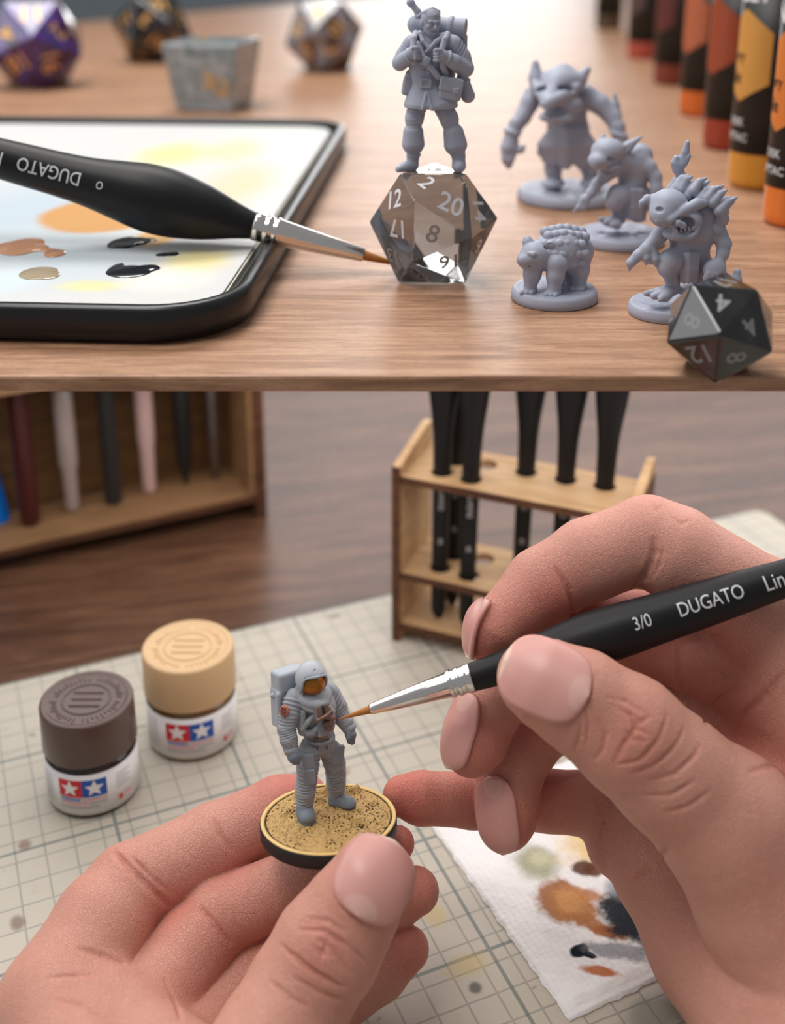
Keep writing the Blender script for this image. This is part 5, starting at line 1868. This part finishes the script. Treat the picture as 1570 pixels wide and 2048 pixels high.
# arms: near-left elbow out, fists on the straps
S.chain([H(475, 500, 4), H(385, 630, 8), H(345, 710, 4)], [17, 15.5, 15], 5, wr=(.5, 4, 1))
S.chain([H(340, 720, 2), H(430, 650, -20), H(480, 610, -30)], [15, 13, 10.5], 4)
S.chain([H(945, 510, 4), H(1040, 650, 8), H(1085, 770, 4)], [19, 17.5, 16.5], 5, wr=(.6, 4, 1))
S.chain([H(1080, 790, -2), H(950, 700, -24), H(850, 640, -34)], [16.5, 14.5, 11.5], 4)
S.torus(H(880, 655, -31), (-.8, -.4, .35), 12, 3, 2); S.torus(H(455, 628, -26), (.8, -.4, .3), 12, 3, 2)
# fists
for c, d in ((H(490, 600, -36), 1), (H(800, 625, -40), -1)):
    S.ell(c, (12, 9, 12), 3)
    for k in range(4):
        S.chain([c + [d * 5, -7, 9 - 6 * k], c + [d * 10.5, -2, 8 - 6 * k]], [4.2, 3.8], 1.2)
    S.chain([c + [0, -7, 10], c + [d * 8, -9, 11]], [4, 3.4], 1.5)
# head
hc2 = H(695, 250, -3)
f2 = np.array([.42, -.88, -.20]); f2 /= np.linalg.norm(f2); x2 = np.cross(f2, [0, 0, 1]); x2 /= np.linalg.norm(x2); z2 = np.cross(x2, f2)
q = lambda a, b, c: hc2 + x2 * a + f2 * b + z2 * c
RH2 = np.stack([x2, f2, z2], 1)
S.ell(q(0, -3, 6), (18.5, 21, 21), 3, False, RH2); S.ell(q(0, 3, -10), (15, 16, 19), 5, False, RH2)
S.ell(q(0, 11, -19), (10.5, 8, 8.5), 4, False, RH2)                       # jaw and beard
S.chain([q(-9, 15.5, 5.5), q(0, 18.5, 4.5), q(9, 15.5, 5.5)], [3.2, 3.4, 3.2], 2)     # brow
S.chain([q(0, 18, 3), q(0, 22.5, -5.5)], [2.4, 3.6], 2); S.ell(q(-3, 19.5, -6), (2, 2, 1.8), 1.5); S.ell(q(3, 19.5, -6), (2, 2, 1.8), 1.5)
for e in (-1, 1):
    S.ell(q(7 * e, 19, .8), (4.6, 3.4, 2.8), 2, True, RH2); S.ball(q(7 * e, 14.6, .6), 3.2, 1)
    S.ell(q(9.5 * e, 13, -5), (5, 4, 4), 3, False, RH2)
    S.ell(q(18 * e, -3, -2), (3, 5, 7), 1.5, False, RH2)
S.chain([q(-7, 15, -12), q(0, 18.6, -10.2), q(7, 15, -12)], [2.2, 2.8, 2.2], 1.5)   # moustache
S.chain([q(-5, 18, -13.8), q(5, 18, -13.8)], [1.1, 1.1], 1, True)
for k in range(7):
    a = -9 + 3 * k
    S.chain([q(a, 14 - abs(a) * .3, -15), q(a * .8, 13 - abs(a) * .25, -25)], [2.4, 1.8], 1)
for k in range(9):       # hair locks swept back
    a = -14 + 3.5 * k
    S.chain([q(a * .8, 14 - abs(a) * .35, 17 - abs(a) * .3), q(a, 0, 26 - abs(a) * .45), q(a, -18, 18 - abs(a) * .4)], [2.6, 3.2, 3], 1.2)
part(S, 1.15, 'figure', hero, fe_)
# straps
S = Sdf(2)
for pts in ([H(520, 380, 0), H(500, 440, -22), H(490, 560, -32), H(500, 700, -26)], [H(880, 390, 0), H(850, 450, -24), H(810, 600, -34), H(830, 760, -28), H(860, 840, -18)]):
    S.chain(pts, [6.5] * len(pts), 2)
part(S, 1.1, 'strap', hero, fe_)
S = Sdf(2); S.chain([H(545, 500, -26), H(600, 640, -32), H(690, 770, -31), H(780, 880, -28)], [5.6] * 4, 2); S.box(H(640, 700, -36), (6, 4, 9), 2, 1, False, rotm('Y', 35))
part(S, 1.1, 'cross_strap', hero, fe_)
S = Sdf(2); S.ell(H(660, 945, 4), (36, 28, 8), 2); S.box(H(635, 950, -25), (11.5, 4.5, 9.5), 2, 1); S.box(H(635, 950, -30), (6.5, 3, 5), 1, 1, True)
part(S, 1.1, 'belt', hero, fe_)
S = Sdf(3); S.box(H(915, 1010, -24), (22, 10, 22), 6, 2, False, rotm('Y', 6)); S.box(H(925, 965, -31), (23, 5, 14), 4, 1, False, rotm('Y', 10)); S.box(H(985, 1035, -37), (5.5, 3, 5.5), 1.5, 1); S.box(H(1000, 985, -33), (9, 3, 3), 1, 1)
part(S, 1.1, 'satchel', hero, fe_)
S = Sdf(3); S.box(H(430, 980, 2), (11, 11, 18), 7, 2, False, rotm('Y', 10)); S.ell(H(455, 870, 4), (10, 10, 14), 4)
part(S, 1.2, 'pouch', hero, fe_)
S = Sdf(3); S.chain([H(1050, 880, 10), H(1115, 1090, 6)], [11, 14], 3); S.torus(H(1065, 930, 10), (.3, 0, -1), 12, 2.5, 1.5)
part(S, 1.2, 'water_flask', hero, fe_)
S = Sdf(4); S.box(H(720, 640, 42), (44, 20, 46), 10, 4); S.box(H(1060, 520, 38), (8, 12, 24), 6, 4); S.box(H(450, 560, 40), (8, 12, 20), 6, 4)
part(S, 1.6, 'backpack', hero, fe_)
S = Sdf(2); a_, b_ = H(530, 280, 46), H(1075, 330, 30)
S.cone(a_, b_, 18.5, 20.5, 2)
ax_ = (b_ - a_) / np.linalg.norm(b_ - a_)
S.box(b_ + ax_ * 19, (16, 30, 30), 1, 1, True, np.stack([ax_, np.cross([0, 0, 1.], ax_), np.cross(ax_, np.cross([0, 0, 1.], ax_))], 1))
e1 = np.cross([0, 0, 1.], ax_); e1 /= np.linalg.norm(e1); e2 = np.cross(ax_, e1)
sp = [b_ + ax_ * 3.6 + (e1 * math.cos(t) + e2 * math.sin(t)) * (2 + 2.15 * t / 1.6) for t in np.arange(0, 12.2, .45)]
for u_1, v_1 in zip(sp, sp[1:]): S.cone(u_1, v_1, 1.3, 1.3, 1, True)
for t_ in (.28, .72): S.torus(a_ + (b_ - a_) * t_, ax_, 20, 3.2, 1.5, False, 1.6)
part(S, 1.15, 'bedroll', hero, fe_)
S = Sdf(2); S.chain([H(590, 250, 40), H(540, 130, 40), H(460, 28, 40)], [8, 6.5, 6.5], 3); S.ball(H(462, 30, 40), 8, 3); S.torus(H(560, 175, 40), (.5, 0, -1), 8, 2.5, 2)
part(S, 1.2, 'staff_handle', hero, fe_)

# ---- hulking goblin at the back
fb, gob = mini('goblin_miniature', 1137, 398, 'largest grey goblin miniature, hunched with long arms, at the back of group')
def B(zx, zy, y=0.0): return fb.pt(990 + zx / 5.607, 120 + zy / 5.607, y)
round_base(fb, gob, 103, 22, 1.0, 2.5)
S = Sdf(6)
S.ell(B(800, 560, 14), (40, 34, 48), 10); S.ell(B(790, 390, 30), (64, 38, 24), 12); S.ell(B(820, 800, 8), (42, 34, 40), 12)
S.chain([B(430, 400, 8), B(390, 480, 0), B(310, 640, -14)], [20, 18, 16], 6)
S.chain([B(310, 640, -14), B(240, 720, -24), B(190, 830, -32)], [16, 15, 12], 5)
S.chain([B(1010, 410, 10), B(1180, 500, 0), B(1320, 650, -10)], [24, 19, 16], 6)
S.chain([B(1320, 650, -10), B(1370, 760, -20), B(1400, 900, -30)], [16, 15, 12], 5)
for c, (ax, ay) in ((B(195, 800, -32), (0, 0)), (B(1385, 830, -28), (0, 0))): S.torus(c, (.3, 0, 1), 15, 4, 2)
# hands
S.chain([B(185, 840, -32), B(160, 980, -38)], [14, 18], 5)
for k in range(3): S.chain([B(110 + k * 50, 1030, -44), B(110 + k * 34, 1120, -48), B(140 + k * 16, 1200, -46)], [8, 7, 3.5], 2)
S.chain([B(220, 990, -40), B(290, 1010, -44), B(325, 970, -44)], [8, 7, 4], 3)
S.chain([B(1400, 900, -30), B(1410, 1010, -34)], [15, 17], 5)
for k in range(3): S.chain([B(1380 + k * 34, 1020, -40), B(1370 + k * 30, 1120, -42)], [7, 4], 2)
# elbow spike
S.chain([B(1350, 620, -4), B(1350, 500, 0), B(1342, 380, 2)], [12, 8, 3], 4)
# legs
S.chain([B(660, 1080, 4), B(650, 1220, -6), B(670, 1370, 0)], [20, 16, 14], 8); S.chain([B(1010, 1080, 4), B(1060, 1220, -4), B(1080, 1370, 2)], [20, 16, 14], 8)
S.ell(B(650, 1380, -14), (24, 30, 10), 5); S.ell(B(1090, 1380, -14), (24, 30, 10), 5)
part(S, 2.2, 'body', gob, fb)
S = Sdf(5)                                        # head: low flat wedge, V-shaped brow running to the snout, wide ears
S.ell(B(745, 230, -16), (44, 40, 26), 8)
S.chain([B(760, 170, -10), B(700, 300, -44), B(600, 470, -86)], [22, 27, 15], 8)
S.chain([B(455, 265, -34), B(520, 375, -64), B(598, 480, -94)], [9, 11, 12], 4); S.chain([B(915, 300, -44), B(770, 400, -74), B(605, 485, -96)], [9, 12, 12], 4)
S.ell(B(590, 500, -92), (15, 14, 11), 4)
S.ell(B(760, 500, -46), (38, 32, 24), 6); S.ell(B(690, 640, -62), (34, 30, 12), 5); S.chain([B(560, 640, -80), B(650, 690, -80), B(780, 640, -62)], [6, 8, 8], 4)
S.ell(B(660, 580, -88), (30, 20, 9), 3, True); S.ell(B(555, 350, -62), (16, 14, 10), 3, True); S.ell(B(750, 330, -64), (24, 14, 9), 4, True)
for k in range(5): S.chain([B(590 + k * 42, 640 - k * 8, -86 + k * 4), B(588 + k * 42, 585 - k * 8, -88 + k * 4)], [4.5, 1.5], 1)
S.chain([B(480, 310, -26), B(462, 200, -20), B(452, 40, -16)], [15, 15, 7], 4); S.chain([B(890, 320, -30), B(940, 230, -22), B(1035, 110, -16)], [15, 15, 7], 4)
part(S, 2.0, 'head', gob, fb)
S = Sdf(4)                                        # ragged skirt
for i in range(13):
    t_ = i / 12; zx = 545 + 530 * t_
    S.chain([B(650 + 330 * t_, 790, -26 + 16 * abs(t_ - .5)), B(zx, 960, -34 + 26 * abs(t_ - .5)), B(zx - 30 + 60 * t_, 1100 + 90 * abs(math.sin(2.3 * i)) - (60 if i < 3 else 0), -30 + 26 * abs(t_ - .5))], [10, 12, 8], 3)
part(S, 2.2, 'loincloth', gob, fb)

# ---- crouching goblin in the middle
fm, gob2 = mini('goblin_miniature', 1240, 484, 'grey goblin miniature with one long pointed ear, crouching between other two goblins')
def C5(fr): return lambda zx, zy, y=0.0: fr.pt(1130 + zx / 4.243, 250 + zy / 4.243, y)
M5 = C5(fm)
round_base(fm, gob2, 86, 22, 5.0, 2.0)
S = Sdf(5)
S.ell(M5(590, 370, 16), (36, 32, 40), 10); S.ell(M5(630, 250, 22), (26, 24, 22), 10); S.ell(M5(560, 520, 8), (27, 24, 30), 10); S.chain([M5(560, 330, 4), M5(450, 290, -12)], [22, 22], 8)
S.chain([M5(430, 370, -10), M5(340, 430, -22), M5(270, 500, -30)], [16, 13, 11], 5); S.chain([M5(270, 500, -30), M5(220, 580, -36), M5(190, 620, -40)], [11, 10, 7.5], 4)
S.chain([M5(640, 300, 6), M5(710, 360, 0), M5(765, 440, -4)], [18, 15, 13], 5); S.chain([M5(765, 440, -4), M5(775, 540, -12), M5(765, 640, -18)], [13, 11.5, 9], 4)
S.ell(M5(165, 640, -42), (11, 10, 12), 4)
for k in range(3): S.chain([M5(165 - 20 + k * 22, 655, -46), M5(110 + k * 26, 700, -48), M5(68 + k * 42, 742 - 6 * k, -46)], [5, 4.4, 2], 1.5)
S.ell(M5(760, 680, -20), (10, 10, 12), 4)
for k in range(3): S.chain([M5(740 + k * 20, 690, -26), M5(735 + k * 22, 745, -28)], [5, 2.5], 1.5)
S.chain([M5(530, 560, -2), M5(460, 600, -20), M5(420, 650, -26)], [22, 23, 19], 6); S.chain([M5(420, 650, -26), M5(450, 720, -10), M5(470, 800, -6)], [16, 13, 11], 5)
for k in range(3): S.chain([M5(440, 800, -12), M5(360 + k * 40, 820 + k * 14, -30 - 6 * k), M5(300 + k * 50, 800 + k * 26, -40 - 8 * k)], [10, 9, 5], 3)
S.chain([M5(610, 560, 14), M5(690, 640, 10), M5(640, 720, 20), M5(640, 780, 16)], [22, 18, 13, 11], 6); S.ell(M5(620, 790, 4), (16, 22, 8), 4)
part(S, 1.7, 'body', gob2, fm)
S = Sdf(4)
S.ell(M5(365, 220, -26), (33, 32, 25), 6); S.ell(M5(290, 300, -46), (22, 22, 16), 8); S.ell(M5(262, 330, -56), (10, 10, 10), 4); S.ell(M5(360, 345, -32), (28, 24, 10), 6)
S.chain([M5(300, 270, -52), M5(350, 262, -52), M5(430, 240, -40)], [4, 5, 4], 2); S.ell(M5(370, 285, -52), (12, 8, 3.4), 2, True); S.ell(M5(375, 283, -46), (8, 6, 4), 1)
S.chain([M5(270, 375, -58), M5(350, 372, -56), M5(440, 335, -46)], [2, 2.2, 2], 1.5, True)
S.chain([M5(262, 378, -54), M5(266, 405, -55)], [2.6, 1], 1)
S.chain([M5(460, 235, -20), M5(540, 180, -12), M5(648, 98, -6)], [13, 10, 2.5], 4); S.chain([M5(490, 225, -30), M5(600, 140, -20)], [3.5, 2], 2, True)
S.chain([M5(310, 160, -14), M5(320, 110, -10), M5(328, 74, -8)], [8, 6, 2], 3)
for k in range(5): S.chain([M5(300 + k * 30, 180 - 8 * math.sin(k), -36), M5(330 + k * 28, 140, -24)], [3, 3], 2)
part(S, 1.5, 'head', gob2, fm)
S = Sdf(3)
for i in range(7):
    S.chain([M5(500 + 24 * i, 560, -26 + abs(i - 3) * 3), M5(500 + 24 * i, 700, -28 + abs(i - 3) * 3), M5(504 + 22 * i, 790 - 12 * (i % 2), -24 + abs(i - 3) * 3)], [6, 5.2, 4.4], 1.2)
part(S, 1.6, 'loincloth', gob2, fm)
rng2 = np.random.default_rng(8)
for (zx, zy, r_1) in ((300, 770, 11), (400, 900, 7), (440, 905, 9), (360, 915, 6), (470, 870, 7), (520, 800, 9), (590, 930, 7)):
    G = Sdf(2); c = M5(zx, zy, -20); c[2] = 22
    G.ell(c, (r_1, r_1 * .8, r_1 * .6), 2); G.box(c + [r_1, 0, r_1 * .8], (r_1, r_1 * 2, r_1 * .5), .5, .5, True, rotm('Y', 20))
    part(G, 1.6, 'rock', gob2, fm)

# ---- goblin in front with a raised claw
ff, gob3 = mini('goblin_miniature', 1330, 626, 'grey horned goblin miniature with one claw raised high, in front of others')
N = C5(ff)
round_base(ff, gob3, 74, 24, 9.0, 2.0)
S = Sdf(5)
S.ell(N(1080, 880, 14), (52, 42, 44), 12); S.ell(N(1170, 720, 20), (50, 40, 36), 12); S.ell(N(1060, 1060, 10), (38, 30, 36), 12)
S.chain([N(900, 840, -4), N(800, 940, -14), N(690, 1050, -26)], [19, 15, 12], 6); S.chain([N(690, 1050, -26), N(620, 1110, -32), N(560, 1170, -36), N(545, 1230, -34)], [12, 11, 9, 3], 4)
for q in ([N(700, 1060, -28), N(690, 1130, -34), N(690, 1180, -34)], [N(740, 1060, -26), N(770, 1140, -32), N(770, 1195, -32)]): S.chain(q, [10, 8, 3], 4)
S.ell(N(740, 1120, -26), (14, 5, 16), 5)
S.chain([N(1230, 850, 4), N(1300, 920, 0), N(1350, 1010, -6)], [21, 16, 14], 6); S.chain([N(1350, 1010, -6), N(1340, 1090, -12), N(1310, 1170, -20)], [14, 12, 10], 5)
S.ell(N(1270, 1230, -24), (22, 16, 22), 6); S.torus(N(1235, 1300, -34), (.3, -1, .2), 10, 5, 3)
S.chain([N(1290, 1270, -20), N(1380, 1340, -20), N(1450, 1320, -18), N(1462, 1250, -16)], [15, 14, 11, 7], 5)
for k in range(3): S.chain([N(1220 + k * 36, 1260, -34), N(1215 + k * 34, 1340, -38)], [7, 3.5], 2)
# raised arm
S.chain([N(860, 620, 30), N(910, 540, 34), N(950, 470, 34)], [13, 10, 9], 5); S.chain([N(1010, 520, 30), N(990, 440, 32), N(965, 390, 32)], [9, 9, 9], 3)
S.ell(N(960, 350, 32), (13, 11, 16), 4); S.chain([N(935, 320, 30), N(945, 285, 30)], [9, 7], 3)
S.chain([N(990, 320, 32), N(1020, 230, 34), N(1040, 150, 34)], [9, 8, 5], 3); S.chain([N(1010, 330, 30), N(1050, 265, 30)], [7, 5], 3)
# legs
S.chain([N(990, 1090, -2), N(900, 1160, -20), N(870, 1210, -24)], [26, 24, 20], 7); S.chain([N(870, 1210, -24), N(910, 1300, -8), N(920, 1390, -8)], [18, 15, 13], 5)
for k in range(3): S.chain([N(900, 1400, -14), N(790 + k * 30, 1425 + 14 * k, -32 - 5 * k), N(690 + k * 60, 1430 + 25 * k, -46 - 6 * k)], [12, 11, 6], 3)
S.chain([N(1120, 1120, 12), N(1190, 1220, 8), N(1150, 1330, 18), N(1150, 1400, 14)], [24, 20, 15, 13], 6)
S.ell(N(1080, 1400, 10), (36, 24, 12), 6)
part(S, 1.9, 'body', gob3, ff)
S = Sdf(4)                                       # head, horns, open mouth
S.ell(N(880, 690, -26), (38, 36, 34), 8); S.ell(N(830, 760, -44), (26, 26, 24), 8); S.ell(N(1000, 800, -30), (38, 30, 26), 8)
S.chain([N(790, 815, -62), N(900, 800, -62), N(1000, 730, -50), N(1120, 670, -34), N(1290, 645, -14)], [6, 8, 10, 11, 4], 4)
S.chain([N(760, 640, -20), N(700, 630, -26), N(655, 660, -32), N(640, 695, -34)], [13, 9, 6, 2.5], 4)
S.ell(N(1010, 850, -58), (22, 22, 18), 3, True)
S.torus(N(1030, 860, -48), (.2, -1, .1), 22, 5, 3); S.ell(N(960, 930, -34), (30, 24, 12), 5)
S.chain([N(960, 830, -62), N(1000, 850, -58), N(1020, 870, -50)], [7, 6, 4], 3)
for k in range(5): S.chain([N(950 + k * 34, 905 - 6 * k, -58 + 2 * k), N(950 + k * 34, 880 - 6 * k, -60 + 2 * k)], [2.6, 1], 1)
S.ell(N(800, 720, -64), (8, 8, 5), 2, True)
part(S, 1.7, 'head', gob3, ff)
S = Sdf(3)                                        # mane of spikes down the back
for k in range(16):
    t_ = k / 15
    b_ = N(930 + 400 * t_, 560 + 30 * math.sin(5 * k) + 170 * t_ ** 2, -10 + 24 * math.sin(3.1 * k))
    S.chain([b_, b_ + [6 + 10 * t_, 6, 17], b_ + [18 + 8 * t_, 8, 24]], [11, 7, 2.5], 3)
for k in range(8):
    b_ = N(1300 + 20 * math.sin(k), 740 + 26 * k, -4 + 12 * math.sin(2 * k)); S.chain([b_, b_ + [14, 4, -4]], [11, 4], 3)
part(S, 1.8, 'mane', gob3, ff)
S = Sdf(3)
for i in range(7): S.chain([N(990 + 22 * i, 1100, -30 + abs(i - 3) * 3), N(990 + 21 * i, 1220, -32 + abs(i - 3) * 3), N(990 + 20 * i, 1320 + 12 * (i % 2), -28 + abs(i - 3) * 3)], [6, 5.4, 4], 1.2)
part(S, 1.7, 'loincloth', gob3, ff)

# ---- small scaly beast
fl_, beast = mini('beast_miniature', 1108, 597, 'small grey four-legged horned beast miniature with bumpy back, right of smoky die')
Q = lambda zx, zy, y=0.0: fl_.pt(1000 + zx / 7.136, 440 + zy / 7.136, y)
round_base(fl_, beast, 86, 24, 14.0, 1.2)
S = Sdf(5)
S.chain([Q(690, 470, -6), Q(880, 430, 8), Q(1080, 450, 26)], [36, 44, 36], 8)
S.chain([Q(690, 500, -8), Q(560, 520, -20)], [30, 26], 8)
S.ell(Q(500, 500, -30), (30, 28, 26), 6); S.ell(Q(360, 570, -44), (17, 18, 14), 8); S.ell(Q(320, 565, -52), (9, 9, 8), 4); S.ell(Q(450, 620, -34), (26, 20, 12), 6)
S.chain([Q(320, 630, -56), Q(420, 650, -54), Q(560, 620, -46)], [1.8, 2, 1.8], 1.5, True); S.ell(Q(490, 515, -58), (6, 5, 4), 2, True); S.chain([Q(420, 480, -54), Q(480, 490, -56), Q(560, 500, -50)], [4, 5, 4], 2)
S.chain([Q(425, 390, -22), Q(395, 300, -18), Q(388, 258, -16)], [13, 10, 4], 4)
S.chain([Q(640, 470, -28), Q(720, 400, -26), Q(785, 320, -22)], [12, 17, 6], 4); S.ell(Q(720, 420, -38), (14, 5, 14), 2, True, rotm('Y', 40))
for pts in ([Q(480, 640, -30), Q(460, 780, -34), Q(430, 940, -36)], [Q(800, 640, -34), Q(790, 800, -40), Q(770, 990, -44)], [Q(1120, 560, 4), Q(1150, 720, 0), Q(1140, 900, 0)], [Q(900, 700, 36), Q(940, 800, 36), Q(930, 900, 34)]):
    S.chain(pts, [21, 17, 13], 6)
    f = pts[2].copy(); f[2] = 28
    for k in (-1, 0, 1): S.chain([f + [7 * k, 0, 0], f + [9 * k - 6, -14, -3]], [8, 5.5], 2)
S.ell(Q(820, 640, -40), (20, 14, 20), 5); S.ell(Q(1110, 640, 4), (24, 18, 26), 5)
S.chain([Q(1200, 560, 30), Q(1250, 580, 26), Q(1270, 620, 20)], [9, 7, 3], 3)
part(S, 1.5, 'body', beast, fl_)
S = Sdf(2.5)
for r in range(5):
    for c in range(6):
        zx = 640 + 100 * c + (50 if r % 2 else 0); h_ = [1.0, .82, .5, .12, -.3][r]
        t_ = (zx - 640) / 560
        cx_ = Q(zx, 330, 8 + 20 * t_)
        ang = [0.1, .55, 1.0, 1.45, 1.9][r]
        ctr = Q(zx, 440, 8 + 20 * t_)
        rad = 48 - 10 * abs(t_ - .45) * 1.6
        p_ = ctr + np.array([0, -math.sin(ang) * rad, math.cos(ang) * rad])
        S.ell(p_, (11.5, 10.5, 10.5), 2)
for c in range(5):
    p_ = Q(690 + 110 * c, 440, 12 + 5 * c); S.ell(p_ + [0, 24, 34], (11, 10, 9), 2.5)
part(S, 1.5, 'scaly_back', beast, fl_)
